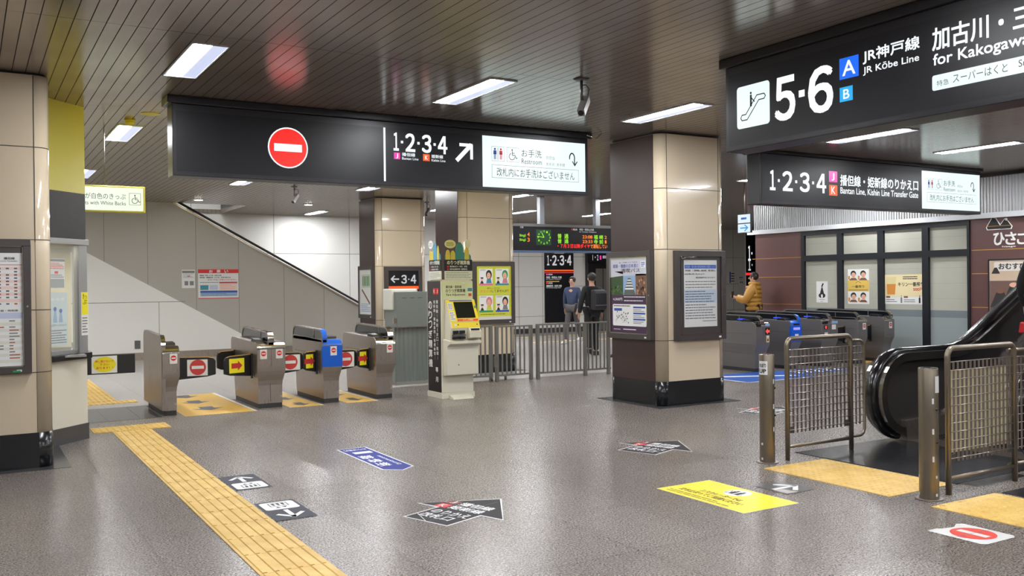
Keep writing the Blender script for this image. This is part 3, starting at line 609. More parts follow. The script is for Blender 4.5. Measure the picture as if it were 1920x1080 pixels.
# ================================================================== BOOTH
t = thing('ticket_booth', (.2, 11.5, 0), 'ticket office booth corner with yellow header, window and black counter behind the left column', 'booth')
pts = [(-.55, 10.38), (.70, 10.38), (1.10, 10.79), (1.10, 16.5), (-1.5, 16.5), (-1.5, 10.38)]
boothc = M('booth_cream', (216, 210, 194), .3); yelp = M('header_yellow', (222, 212, 104), .22)
def off(d): return [(-.55, 10.38), (.70, 10.38 - d), (.70 + d, 10.38 - d), (1.10 + d, 10.79 - d * .4), (1.10 + d, 16.5), (-1.5, 16.5), (-1.5, 10.38)]
MB().pz(pts, 2.62, ZC, yelp).build('header', t); MB().pz(pts, 2.13, 2.62, M('header_dark', (48, 46, 50), .35)).build('fascia', t)
MB().pz(pts, .17, .86, boothc).build('lower_wall', t); MB().pz(off(.012), 0, .17, plst).build('skirting', t)
MB().pz(off(.05), .865, .925, black).build('counter', t, .004); MB().pz(off(.03), 2.07, 2.13, M('aluminium', (170, 170, 170), .35, .6)).build('window_head', t, .003)
alu = MATS['aluminium']
m = MB(); m.pz([(.63, 10.38), (.72, 10.40), (.72, 10.44), (.63, 10.44)], .925, 2.07, alu); m.pz([(1.02, 10.69), (1.11, 10.79), (1.11, 10.95), (.98, 10.95), (.98, 10.75)], .925, 2.07, alu); m.pz([(.7, 10.40), (1.05, 10.76), (1.04, 10.78), (.69, 10.42)], .925, .965, alu); m.build('window_frame', t)
wg = M('clear_glass', (240, 245, 245), .02); b_ = wg.node_tree.nodes['Principled BSDF']; b_.inputs['Alpha'].default_value = .12
MB().pz([(.71, 10.405), (1.04, 10.745), (1.036, 10.749), (.706, 10.409)], .965, 2.07, wg).build('window_pane', t)
m = MB(); m.box(-.3, 1.05, 11.9, 11.95, .925, 2.07, M('office_wall', (222, 216, 186), .5)); m.box(-.5, 1.06, 10.45, 16.4, .90, .92, alu); m.build('inner_wall', t)
G('office_lamp', (255, 250, 230), 16.0); MB().box(.0, .6, 11.0, 11.5, 2.05, 2.065, MATS['office_lamp']).build('inner_lamp', t)
U = Vector((.34, .34, 0)).normalized()
s = Sheet(Vector((.72, 10.425, .99)), U, (0, 0, 1)); s.O -= s.N * .012
s.rect(.0, .03, .27, .58, M('print_ice', (206, 220, 222), .5), 0); s.greek(.02, .05, .25, .20, 6, tgrey, 1); s.text('カスタマーハラスメント', .02, .23, .25, .255, tblack, .01, 1)
for u_, hh in ((.09, .12), (.17, .1)): s.disc(u_, .29 + hh, .022, tblue, 1); s.poly([(u_ - .03, .27), (u_ + .03, .27), (u_ + .015, .27 + hh), (u_ - .015, .27 + hh)], castle_sky, 1)
for u_ in (.06, .13, .2): s.disc(u_, .51, .025, white, 1, .015)
s.build('lower_notice', t)
s = Sheet(Vector((.72, 10.425, .99)), U, (0, 0, 1)); s.O -= s.N * .012
s.rect(.0, .62, .235, .93, white, 0); s.rect(0, .90, .235, .925, tgrey, 1); s.greek(.01, .82, .225, .89, 4, torange, 1); s.rect(.09, .775, .14, .80, tred, 1); s.greek(.01, .73, .22, .77, 2, tgrey, 1); s.rect(.01, .63, .225, .72, M('print_steel', (160, 164, 164), .5), 1); s.build('upper_notice', t)
s = Sheet(Vector((1.055, 10.74, 1.11)), U, (0, 0, 1)); s.O += s.N * .012
s.slab(-.03, 0, .075, .46, .003, white); s.rect(-.025, .22, .07, .455, tyel, 1); s.text('きっ', -.01, .39, .05, .44, tblack, .01, 2); s.text('ぷ', -.01, .33, .05, .38, tblack, .01, 2); s.greek(-.02, .02, .06, .2, 6, tgrey, 1); s.build('counter_sticker', t)

# ================================================================== TICKET GATES
nosign = M('sticker_white', (232, 232, 232), .4)
def arc(cx_, cz_, r, a0, a1, n=8): return [(cx_ + r * math.cos(R(a0 + (a1 - a0) * k / n)), cz_ + r * math.sin(R(a0 + (a1 - a0) * k / n))) for k in range(n + 1)]
def gate(x0, x1, yf, yb, fins, label, body=steel, capm=chrome, front=None, window=True, solid=None, reader=None, zl=.87, zf=1.02, signs=(), group='ticket gates of the left row', flaps=(), stickers=True):
    t = thing('ticket_gate', ((x0 + x1) / 2, (yf + yb) / 2, 0), label, 'ticket gate', group)
    fr = front or body
    # lower body: narrower foot, waist bulging to the upper box
    lo = [(yf + .06, .06), (yf + .065, .30), (yf + .055, .36), (yf + .02, .44), (yf + .004, .49), (yf, .53), (yb, .53), (yb, .5), (yb - .03, .43), (yb - .08, .34), (yb - .09, .06)]
    m = MB(); hh = lambda z: .03 if z < .31 else (.024 if z < .37 else (.01 if z < .45 else .001)); n = len(lo)
    vs = [(x0 + hh(z), y, z) for y, z in lo] + [(x1 - hh(z), y, z) for y, z in lo]
    m.add(vs, [tuple(range(5, -1, -1)), tuple(range(n, n + 6))] + [(i, (i + 1) % n, n + (i + 1) % n, n + i) for i in range(n)], body)
    for q, fl_ in ((0, 1), (n, 0)): m.add(vs, [(q + 0, q + 1, q + 9, q + 10), (q + 1, q + 2, q + 8, q + 9), (q + 2, q + 3, q + 8), (q + 3, q + 4, q + 7, q + 8), (q + 4, q + 5, q + 6, q + 7)], body)
    m.f = [f for k_, f in enumerate(m.f) if k_ not in (0, 1)]; m.m = m.m[2:]; m.sm = m.sm[2:]
    m.build('lower_body', t)
    MB().box(x0 + .035, x1 - .035, yf + .065, yb - .1, 0, .06, M('gate_foot_dark', (48, 48, 52), .5)).build('foot', t)
    up = [(yf, .52)] + arc(yf + .09, zl - .09, .09, 180, 90, 6) + [(yb - .1, zl + .03)] + arc(yb - .08, zl - .05, .08, 90, 0, 5) + [(yb, .52)]
    MB().px(up, x0, x1, body, False).build('upper_body', t, .004)
    m = MB(); 
    if front: m.box(x0 - .002, x1 + .002, yf - .004, yf + .05, .50, zl - .09, front)
    else: m.box(x0 + .004, x1 - .004, yf - .003, yf + .03, .54, .79, body)
    m.box(x0, x1, yf - .006, yf, .795, .803, seam2)
    if len(fins) == 1 and x1 - x0 > .3: m.box((x0 + x1) / 2 - .002, (x0 + x1) / 2 + .002, yf - .0045, yf, .54, .79, seam)
    m.build('front_cover', t, .002)
    if len(fins) == 1 and x1 - x0 > .3: MB().box((x0 + x1) / 2 - .002, (x0 + x1) / 2 + .002, yf + .058, yf + .066, .08, .32, seam).build('lower_seam', t)
    hood = arc(yf + .09, zl - .09, .094, 180, 80, 8) + arc(yf + .09, zl - .09, .088, 80, 180, 8)
    MB().px(hood, x0 + .006, x1 - .006, front or capm, False).build('curved_hood', t)
    for fx, fw in fins:
        zz = .55 if solid else zl - .03
        prof = [(yf + .01, zz)] + arc(yf + .13, zf - .13, .12, 180, 90, 8) + [(yb - .14, zf + .02)] + arc(yb - .13, zf - .10, .12, 90, 0, 8) + [(yb - .01, zz)]
        if window and not solid:
            MB().px(prof, fx + .008, fx + fw - .008, glass).build('fin_window', t)
            inner = [(yf + .03, zz)] + arc(yf + .14, zf - .14, .113, 180, 90, 8) + [(yb - .15, zf + .002)] + arc(yb - .14, zf - .115, .112, 90, 0, 8) + [(yb - .04, zz)]
            n = len(prof); m = MB(); vs = [(xx, *p) for xx in (fx, fx + fw) for q in (prof, inner) for p in q]; fs = []
            for i in range(n - 1):
                fs += [(i, i + 1, n + i + 1, n + i), (2 * n + i, 3 * n + i, 3 * n + i + 1, 2 * n + i + 1), (i, 2 * n + i, 2 * n + i + 1, i + 1), (n + i, n + i + 1, 3 * n + i + 1, 3 * n + i)]
            m.add(vs, fs, body); L = yb - yf
            m.box(fx + .002, fx + fw - .002, yf + L * .28 - .006, yf + L * .28 + .006, zl, zf, body)
            m.box(fx, fx + fw, yf + .05, yb - .06, zl - .03, zl + .012, body); m.build('fin_frame', t)
        else: MB().px([(yf + .012, .07 if solid else zz)] + prof[1:-1] + [(yb - .01, .07 if solid else zz)], fx, fx + fw, body).build('side_fin', t, .004)
        cap = arc(yf + .13, zf - .13, .124, 190, 85, 9) + arc(yf + .13, zf - .13, .118, 85, 190, 9)
        MB().px(cap, fx, fx + fw, front or capm, False).build('curved_fin_edge', t)
    # small ticket reader on top
    for fx, fw in fins[:1]:
        side = x1 if abs(fx - x0) < .05 else x0
        rx0 = (fx + fw + .01) if side == x1 else x0 + .02; rx1 = x1 - .02 if side == x1 else fx - .01
        if rx1 - rx0 < .04: rx0, rx1 = x0 + .01, x1 - .01
        m = MB(); m.px([(yf + .16, zl - .01), (yf + .18, zl + .035), (yf + .34, zl + .05), (yf + .38, zl - .0)], rx0, rx1, black); m.build('ticket_slot', t, .003)
        if reader: m = MB(); m.ball(((rx0 + rx1) / 2, yf + .42, zl + .045), (.05, .1, .012), reader); m.build('card_reader', t)
    MB().box(x0 - .002, x0 + .004, yf + .1, yb - .12, .672, .676, seam).build('side_seam', t)
    k = 0
    for sx in signs:
        s = Sheet((sx - .045, yf - .005, .655), (1, 0, 0), (0, 0, 1)); s.slab(0, 0, .09, .125, .001, nosign); noentry(s, .045, .07, .034, tred, nosign, 1, False); s.build('sticker', t)
    m = MB(); m.box(x1 - .06, x1 - .035, yf + .055, yf + .06, .13, .155, M('sticker_grey', (180, 176, 170), .5)); m.build('number_tag', t)
    for (fx0, fx1, fy0, fy1, kind) in flaps:
        a = Vector((fx0, fy0, 0)); b = Vector((fx1, fy1, 0)); d = (b - a); ln = d.length; d.normalize(); U = d if d.x > 0 else -d; O = a if d.x > 0 else b
        s = Sheet((O.x, O.y, 0), U, (0, 0, 1)); fm = M('flap_rubber', (24, 24, 27), .45)
        h0 = .42; h1 = .71; tip = (lambda u: u if d.x > 0 else ln - u)
        pts = [(0, h0 - .0), (ln * .78, h0 + .03), (ln, h0 + .055), (ln + .0, h1 - .06), (ln * .94, h1 - .02), (ln * .8, h1 - .005), (0, h1)]
        pts = [(tip(p), q) for p, q in pts]
        if d.x < 0: pts = pts[::-1]
        m = MB(); m.prism(pts, lambda p, tt: s.O + s.U * p[0] + Vector((0, 0, 1)) * p[1] - s.N * tt, 0, .035, fm); fo = m.build('flap', t, .008)
        ff = Sheet((O.x, O.y, 0), U, (0, 0, 1), .0015)
        ff.stroke([pts[-1], pts[-2], pts[-3]] if d.x > 0 else [pts[0], pts[1], pts[2]], .008, M('flap_amber_edge', (222, 170, 90), .4), 1)
        if kind == 'no':
            c = ln * .52; ff.rect(tip(c - .12), h0 + .045, tip(c + .13), h1 - .035, nosign, 1.5); noentry(ff, tip(c + .01), .575, .1, M('faded_red', (196, 58, 56), .5), nosign, 2, False)
        elif kind == 'no2':
            ff.rect(tip(.0), h0 + .045, tip(ln * .86), h1 - .035, nosign, 1.5); noentry(ff, tip(ln * .42), .575, .1, MATS.get('faded_red') or M('faded_red', (196, 58, 56), .5), nosign, 2, False)
        elif kind == 'arrow':
            ff.rect(tip(ln * .28), h0 + .06, tip(ln * .84), h1 - .04, tyel, 1.5); w_ = ln * .56
            aw = M('arrow_red', (190, 48, 44), .5); c = tip(ln * .56); arrowhead(ff, (c + .085, .575), (1, 0), .17, .065, .034, aw, 2.5)
        ff.build('flap_face', fo)
        MB().box(a.x - .012, a.x + .012, a.y - .02, a.y + .03, h0 - .03, h1 + .01, M('hinge_dark', (70, 70, 72), .3, .7)).build('flap_hinge', t)
    return t
GL = 'ticket gates of the left row'
gate(2.08, 2.29, 12.05, 13.42, [(2.073, .05)], 'leftmost steel gate of the left row with a full height side panel', solid=True, signs=(2.215,), flaps=((2.30, 2.77, 12.32, 12.22, 'no'),))
gate(3.26, 3.64, 12.05, 13.42, [(3.41, .08)], 'double steel gate second from left with two no entry stickers', signs=(3.345, 3.555), flaps=((3.25, 2.86, 12.28, 12.12, 'arrow'), (3.65, 3.96, 12.3, 12.3, 'no2'), (3.25, 3.0, 13.2, 13.12, 'plain')))
bl = M('gate_blue', (14, 92, 206), .3)
gate(4.16, 4.44, 12.07, 13.42, [(4.16, .07)], 'steel gate with a bright blue front and card reader, third from left', front=bl, signs=(4.315,), flaps=((4.15, 3.95, 12.3, 12.24, 'arrow'), (4.45, 4.74, 12.3, 12.3, 'no2')))
gate(4.94, 5.24, 12.08, 13.40, [(5.13, .08)], 'steel gate fourth from left, beside the grey cabinet', signs=(5.15,), flaps=((4.93, 4.73, 12.3, 12.24, 'arrow'),))
# swing flap from the booth
t = thing('gate_flap', (1.2, 12.3, .5), 'black swing flap with a yellow oval notice beside the booth', 'gate flap')
m = MB(); m.box(1.165, 1.80, 12.28, 12.32, .55, .79, MATS['flap_rubber']); m.build('flap', t, .008)
s = Sheet((1.12, 12.278, .55), (1, 0, 0), (0, 0, 1)); s.rect(.18, .015, .47, .225, nosign, 1); s.disc(.325, .12, .13, tyel, 2, .095); s.text('押し開けないで', .22, .145, .43, .175, tred, .02, 3); s.text('下さい', .27, .105, .38, .135, tred, .02, 3); s.text('戻ります！！', .23, .065, .42, .095, tred, .02, 3); s.build('notice', t)
MB().box(1.16, 1.19, 12.26, 12.34, .0, .82, darksteel).build('hinge_post', t)
# right row
dsb = M('gate_dimmed_steel', (112, 109, 109), .36, .3); blur = G('reader_blue', (30, 70, 255), 1.3)  # darker body colour stands in for the dimmer reflections on this row
GRr = 'ticket gates of the right row'
def rg(x0, x1, fins, label, **k): return gate(x0, x1, 11.68, 13.6, fins, label, body=dsb, capm=chrome, group=GRr, zl=.88, zf=1.0, **k)
g = rg(11.93, 12.27, [(12.06, .07)], 'grey gate of the right row with a lit red arrow, next to the middle column', reader=blur)
s = Sheet((12.16, 11.672, .0), (1, 0, 0), (0, 0, 1)); s.slab(-.01, .655, .10, .78, .001, black); arrowhead(s, (-.002, .715), (-1, 0), .098, .05, .02, G('led_red', (255, 70, 60), 1.6), 1)
s.slab(.015, .52, .085, .64, .001, nosign); s.rect(.02, .53, .08, .60, tgold, 1); s.rect(.035, .545, .065, .575, tblack, 2); s.build('arrow_display', g)
for gx in (12.0, 12.19): pass
s = Sheet((11.95, 11.665, .80), (1, 0, 0), (0, 0, 1)); s.rect(0, 0, .09, .05, black, 1); s.rect(.19, .01, .30, .05, castle_sky, 1); s.build('front_label', g)
g = rg(12.82, 13.08, [(13.0, .06)], 'grey gate with a blue front in the right row', front=bl, reader=blur)
s = Sheet((12.86, 11.67, 0), (1, 0, 0), (0, 0, 1)); s.slab(0, .715, .17, .76, .001, G('lit_violet', (150, 150, 255), 1.2)); s.slab(.04, .52, .13, .64, .001, nosign); s.rect(.05, .53, .12, .60, tgold, 1); s.rect(.065, .545, .105, .575, tblack, 2); s.rect(.0, .80, .16, .83, black, 1); s.build('front_label', g)
g = rg(13.62, 14.06, [(13.83, .07)], 'broad double grey gate in the middle of the right row', reader=blur)
s = Sheet((13.64, 11.67, 0), (1, 0, 0), (0, 0, 1)); s.slab(.03, .70, .13, .77, .001, black); s.rect(.06, .71, .1, .76, MATS['led_red'], 1); s.slab(.24, .69, .35, .78, .001, nosign); s.slab(.04, .52, .13, .64, .001, nosign); s.rect(.05, .53, .12, .60, tgold, 1); s.rect(.0, .80, .13, .84, black, 1); s.rect(.24, .80, .4, .85, castle_sky, 1); s.build('front_label', g)
rg(14.63, 14.90, [(14.63, .07)], 'plain grey gate fourth in the right row with a no entry sticker', signs=(14.80,), flaps=((14.62, 14.35, 12.0, 11.96, 'plain'),))
rg(15.40, 15.70, [(15.60, .07)], 'last grey gate of the right row, closest to the restaurant windows', signs=(15.58,), flaps=((15.39, 15.1, 12.0, 11.96, 'plain'),))

# ================================================================== FARE MACHINE
x0, x1, yf, yb = 5.72, 6.22, 11.57, 12.03
mw = M('machine_cream', (216, 212, 196), .4)
t = thing('fare_adjustment_machine', ((x0 + x1) / 2, (yf + yb) / 2, 0), 'cream fare adjustment machine with yellow screen surround and black side panel', 'ticket machine')
MB().px([(yf, .08), (yf, 1.66), (yb, 1.66), (yb, .08)], x0, x1, mw).build('cabinet', t, .006)
MB().box(x0 - .012, x1 + .012, yf - .015, yb, 0, .08, mw).build('base', t, .004)
MB().px([(yf, .32), (yf - .13, .34), (yf - .13, .74), (yf - .22, .78), (yf - .22, .82), (yf, .84)], x0 + .02, x1 + .015, mw).build('lower_front', t, .006)
MB().px([(yf, .82), (yf - .16, .82), (yf - .2, 1.0), (yf - .17, 1.08), (yf - .02, 1.39), (yf, 1.40)], x0 + .05, x1 + .01, mw).build('console', t, .004)
V_ = Vector((0, .15, .31)).normalized(); s = Sheet((x0 + .055, yf - .175, 1.085), (1, 0, 0), V_); L = .335; ym = M('machine_yellow', (240, 214, 40), .4)
s.rect(0, 0, .455, L, ym, 2); s.build('screen_surround', t)
s = Sheet((x0 + .055, yf - .175, 1.085), (1, 0, 0), V_); s.O += s.N * .004; s.slab(.11, .055, .41, .305, .002, M('machine_screen', (34, 36, 30), .12)); s.build('screen', t)
s = Sheet((x0 + .055, yf - .175, 1.085), (1, 0, 0), V_); s.O += s.N * .003; s.rect(.01, .02, .085, .16, white, 1); s.rect(.01, .18, .085, .29, white, 1); s.greek(.015, .03, .08, .15, 4, tgrey, 2); s.greek(.015, .19, .08, .28, 4, tgrey, 2); s.rect(.11, .008, .44, .04, torange, 1); s.text('のりつぎ精算', .2, .014, .36, .034, twhite, .01, 2); s.rect(.05, .315, .41, .332, tblue, 1); s.rect(.425, .2, .45, .24, tgreen, 1); s.build('instructions', t)
V2_ = Vector((0, .03, .08)).normalized(); s = Sheet((x0 + .055, yf - .2, 1.0), (1, 0, 0), V2_); s.O += s.N * .003; s.rect(.01, -.0, .45, .083, ym, 1); s.slab(.2, .03, .28, .06, .001, black); s.rect(.05, .03, .08, .06, twhite, 2); s.disc(.11, .045, .01, tblack, 2, n=10); s.disc(.41, .045, .01, tblack, 2, n=10); s.build('button_strip', t)
m = MB(); m.box(x0 + .08, x0 + .16, yf - .215, yf - .19, .92, .965, black); m.box(x0 + .18, x0 + .26, yf - .215, yf - .19, .92, .965, black); m.box(x0 + .08, x0 + .17, yf - .21, yf - .165, .845, .875, black); m.box(x0 + .185, x0 + .27, yf - .21, yf - .165, .845, .875, black); m.build('ticket_slots', t)
m = MB(); m.box(x0 + .075, x0 + .275, yf - .212, yf - .17, .885, .91, darksteel); m.build('slot_divider', t)
m = MB(); m.px([(yf - .15, .84), (yf - .27, .86), (yf - .27, .95), (yf - .22, 1.0), (yf - .15, 1.0)], x0 + .31, x0 + .49, mw); m.build('coin_tray', t, .006)
MB().box(x0 + .335, x0 + .465, yf - .265, yf - .2, .965, .99, black).build('coin_slot', t)
MB().cyl((x0 + .2, yf - .134, .48), (x0 + .2, yf - .128, .48), .008, black).build('key_lock', t)
MB().px([(yf - .02, 0), (yf - .16, 0), (yf - .12, .03), (yf - .02, .05)], x0 + .1, x0 + .42, mw).build('foot_plate', t)
s = Sheet((x0 + .01, yf - .003, 1.40), (1, 0, 0), (0, 0, 1)); s.rect(0, 0, .49, .25, M('machine_sign', (214, 220, 178), .4), 1); s.text('播但線・姫新線', .06, .155, .31, .195, tblack, .01, 2); s.text('のりつぎ精算機', .06, .095, .37, .145, tblack, .015, 2); s.text('Fare Adjustment', .07, .04, .37, .08, tblack, .01, 2); s.slab(.30, .21, .39, .245, .001, tgreen); s.text('利用中', .315, .217, .375, .238, twhite, .01, 2); s.rect(.41, .11, .48, .155, teal, 2); s.rect(.42, .04, .47, .08, torange, 2); s.build('name_panel', t)
s = Sheet((x0 - .003, yb - .02, .09), (0, -1, 0), (0, 0, 1)); s.slab(0, 0, .42, 1.57, .003, M('side_panel_black', (38, 32, 34), .35)); s.rect(.19, 1.38, .27, 1.47, tred, 1); s.text('K', .21, 1.4, .25, 1.45, twhite, .02, 2); s.rect(.29, 1.38, .36, 1.47, tred, 1); s.text('J', .31, 1.4, .34, 1.45, twhite, .02, 2)
for i, ch in enumerate('のりつぎ精算機'): s.text(ch, .035, 1.17 - i * .138, .15, 1.28 - i * .138, twhite, .03, 2)
for i, ch in enumerate('播但線（寺前～京口、砥堀）'):
    s.text('|' if ch in '～' else ch, .285 + (.03 if ch in '～（）、' else 0), 1.25 - i * .066, .345 - (.02 if ch in '～（）、' else 0), 1.3 - i * .066, twhite, .02, 2)
for i, ch in enumerate('姫新線（播磨高岡～播磨新宮）'): s.text('|' if ch in '～' else ch, .20 + (.03 if ch in '～（）' else 0), 1.25 - i * .061, .255 - (.02 if ch in '～（）' else 0), 1.297 - i * .061, twhite, .02, 2)
for i, ch in enumerate('専用'): s.text(ch, .25, .28 - i * .14, .33, .35 - i * .14, twhite, .02, 2)
s.build('side_panel', t)
# topper with text boards and plain cut-out shapes
def topper(O, U, w_, nm, t, blue):
    s = Sheet(O, U, (0, 0, 1)); bx = M('topper_paper', (220, 224, 210) if not blue else (206, 212, 226), .5)
    s.slab(0, 0, w_, .12, .012, bx); s.greek(.02, .015, w_ - .02, .105, 4, tgrey, 1, .3); s.slab(0, .12, w_, .28, .012, black); s.text('のりつぎ精算機', .04, .21, w_ - .04, .268, twhite, .03, 1)
    s.rect(.04, .168, .065, .195, tred, 1); s.rect(.04, .13, .065, .157, tred, 1); s.text('播但線(京口～寺前、生野)', .08, .168, w_ - .08, .195, twhite, .01, 1); s.text('姫新線(播磨高岡～播磨新宮)', .08, .13, w_ - .08, .157, twhite, .01, 1); s.build(nm + '_board', t)
    s = Sheet(O, U, (0, 0, 1)); ca = M('cutout_yellow', (222, 204, 92), .5); cb = M('cutout_teal', (66, 140, 150), .5); cc = M('cutout_blue', (90, 160, 196), .5); wt = white
    k = w_ / .5
    hill = lambda u0, u1, h: [(u0 * k, .28), (u1 * k, .28)] + [(((u0 + u1) / 2 + (u1 - u0) / 2 * math.cos(R(a))) * k, .28 + h * .45 + h * .55 * math.sin(R(a))) for a in range(0, 181, 20)]
    def cut(pts, mat_, L, th=.006): s.prism(pts, lambda p, q: s.p(p[0], p[1], L) - s.N * q, 0, th, mat_)
    cut(hill(.01, .48, .11), cb if not blue else cc, 0, .012)
    for a, b, h, q in ((.02, .1, .14, ca), (.11, .19, .13, ca), (.2, .34, .25, cb if not blue else cc), (.36, .44, .2, ca)): cut(hill(a, b, h), q, 2 + a * 10)
    cut([(.10 * k + .1 * k * math.cos(R(a)), .50 + .06 * math.sin(R(a))) for a in range(0, 360, 20)], M('bubble_cream', (226, 226, 180), .5) if not blue else wt, 8)
    s.greek(.03 * k, .47, .17 * k, .53, 3, tgrey, 8.6)
    if not blue: cut([(.42 * k + .055 * k * math.cos(R(a)), .51 + .06 * math.sin(R(a))) for a in range(0, 360, 20)], wt, 8)
    s.build(nm + '_cutouts', t)
topper((x0 + .07, yf + .02, 1.68), (1, 0, 0), .44, 'front_topper', t, False)
topper((x0 + .01, yb - .06, 1.68), (0, -1, 0), .38, 'side_topper', t, True)
MB().box(x0 + .03, x1 - .03, yf + .03, yb - .06, 1.66, 1.68, mw).build('topper_base', t)

# ================================================================== CABINET AND RAILINGS
cabm = M('cabinet_grey', (124, 130, 128), .4, .3)
t = thing('equipment_cabinet', (6.2, 13.85, 0), 'grey metal equipment cabinet standing behind the last left gate', 'cabinet')
MB().box(5.93, 6.5, 13.6, 14.1, .93, 1.5, cabm).build('upper_cabinet', t, .004)
MB().box(5.885, 6.36, 13.72, 14.08, 1.2, 1.55, M('hood_white', (222, 222, 214), .4)).build('white_hood', t, .02)
m = MB(); 
pts = [(5.90 + i * .02, 13.62 + (.012 if i % 4 in (0, 1) else 0)) for i in range(32)] + [(6.52, 14.1), (5.90, 14.1)]
m.pz(pts, .05, .93, cabm); m.build('lower_cabinet', t); MB().box(5.90, 6.52, 13.6, 14.12, 0, .05, seam2).build('base', t); MB().box(5.5, 6.52, 13.58, 13.62, .925, .945, steel).build('shelf_rail', t)
m = MB()
for i in range(3): m.box(6.02 + i * .14, 6.1 + i * .14, 13.597, 13.6, 1.40, 1.406, black)
m.build('vents', t); MB().box(5.87, 5.92, 13.59, 13.63, 1.0, 1.08, steel).build('latch', t)
rail = M('rail_grey_steel', (128, 126, 122), .4, .6)
def fence(name, xa, xb, y, h, label, posts, flat=.012, pitch=.085, group='grey steel railings of the transfer gate'):
    t = thing(name, ((xa + xb) / 2, y, 0), label, 'railing', group)
    MB().box(xa, xb, y - .02, y + .02, h - .025, h, rail).build('top_rail', t, .004); MB().box(xa, xb, y - .015, y + .015, .09, .12, rail).build('bottom_rail', t)
    for p in posts: MB().box(p - .025, p + .025, y - .03, y + .03, 0, h - .025, rail).build('post', t, .003)
    x = xa + pitch * .6
    while x < xb - .02:
        if all(abs(x - p) > .045 for p in posts): MB().box(x - flat, x + flat, y - .008, y + .008, .12, h - .025, rail).build('bar', t)
        x += pitch
    return t
fence('railing', 6.62, 7.40, 13.1, .93, 'grey railing section immediately right of the fare machine', (6.64, 7.37))
t = fence('railing', 7.44, 8.16, 13.08, .92, 'grey railing gate with latch and castors, second section right of the fare machine', (7.47, 8.13))
MB().box(7.40, 7.46, 13.03, 13.06, .25, .42, chrome).build('latch', t)
for x in (7.36, 7.62): MB().tube([(x, 13.06, .09), (x, 13.06, .05), (x, 13.05, .03)], .022, black, 10).build('castor', t)
fence('railing', 8.20, 9.75, 13.02, .93, 'long grey railing section ending at the middle column', (8.23, 9.20, 9.70))

# ================================================================== BARRIERS AND BOLLARDS BY THE ESCALATOR
brz = M('bronze_steel', (138, 128, 114), .3, .85); rgh(brz, noise(brz, 8, 2), .24, .4)
def bollard(x, y, h, r, label, side):
    t = thing('bollard', (x, y, 0), label, 'bollard', 'steel escalator bollards')
    MB().cyl((x, y, .008), (x, y, h), r, brz, 40).build('post', t, .004); MB().cyl((x, y, 0), (x, y, .01), r * 1.45, steel, 32).build('flange', t, .002); MB().cyl((x, y, h), (x, y, h + .004), r * .96, chrome, 32).build('cap', t)
    m = MB()
    def patch(a0, a1, z0, z1, mt, rr, L=0):
        n = 6; vs = []
        for k in range(n + 1):
            a = R(a0 + (a1 - a0) * k / n)
            for z in (z0, z1): vs.append((x + (r + rr) * math.cos(a), y + (r + rr) * math.sin(a), z))
        m.add(vs, [(2 * k, 2 * k + 2, 2 * k + 3, 2 * k + 1) for k in range(n)], mt, True)
    for z in (.72, .50, .30): patch(side + 40, side + 52, z - .02, z + .02, nosign, .0015)
    for z in (.16, .03): patch(side + 60, side + 75, z, z + .02, nosign, .0015); patch(side - 60, side - 45, z, z + .02, nosign, .0015)
    m.build('tape_marks', t)
    m = MB(); patch(*((side - 78, side - 5) if side > 200 else (side + 60, side + 130)), .78, .90, nosign, .002)
    if side > 200:
        for k, (body, z0) in enumerate((('のぼり', .845), ('UP', .795))):
            vs, fs, asp = text_mesh(body, .03); m.add([(x + (r + .004) * math.cos(R(side - 70 + a * 55)), y + (r + .004) * math.sin(R(side - 70 + a * 55)), z0 + b * .035) for a, b in vs], fs, tblack)
    m.build('direction_sticker', t)
    m = MB()
    for z in (.66, .42): m.ball((x + r * math.cos(R(side + 72)), y + r * math.sin(R(side + 72)), z), .011, black, 8, 6)
    m.build('rope_holes', t); return t
bollard(6.07, 5.82, .955, .066, 'farther steel bollard with a white UP sticker beside the first barrier', 235)
bollard(6.02, 4.20, .955, .068, 'nearer steel bollard in front of the second barrier', 195)
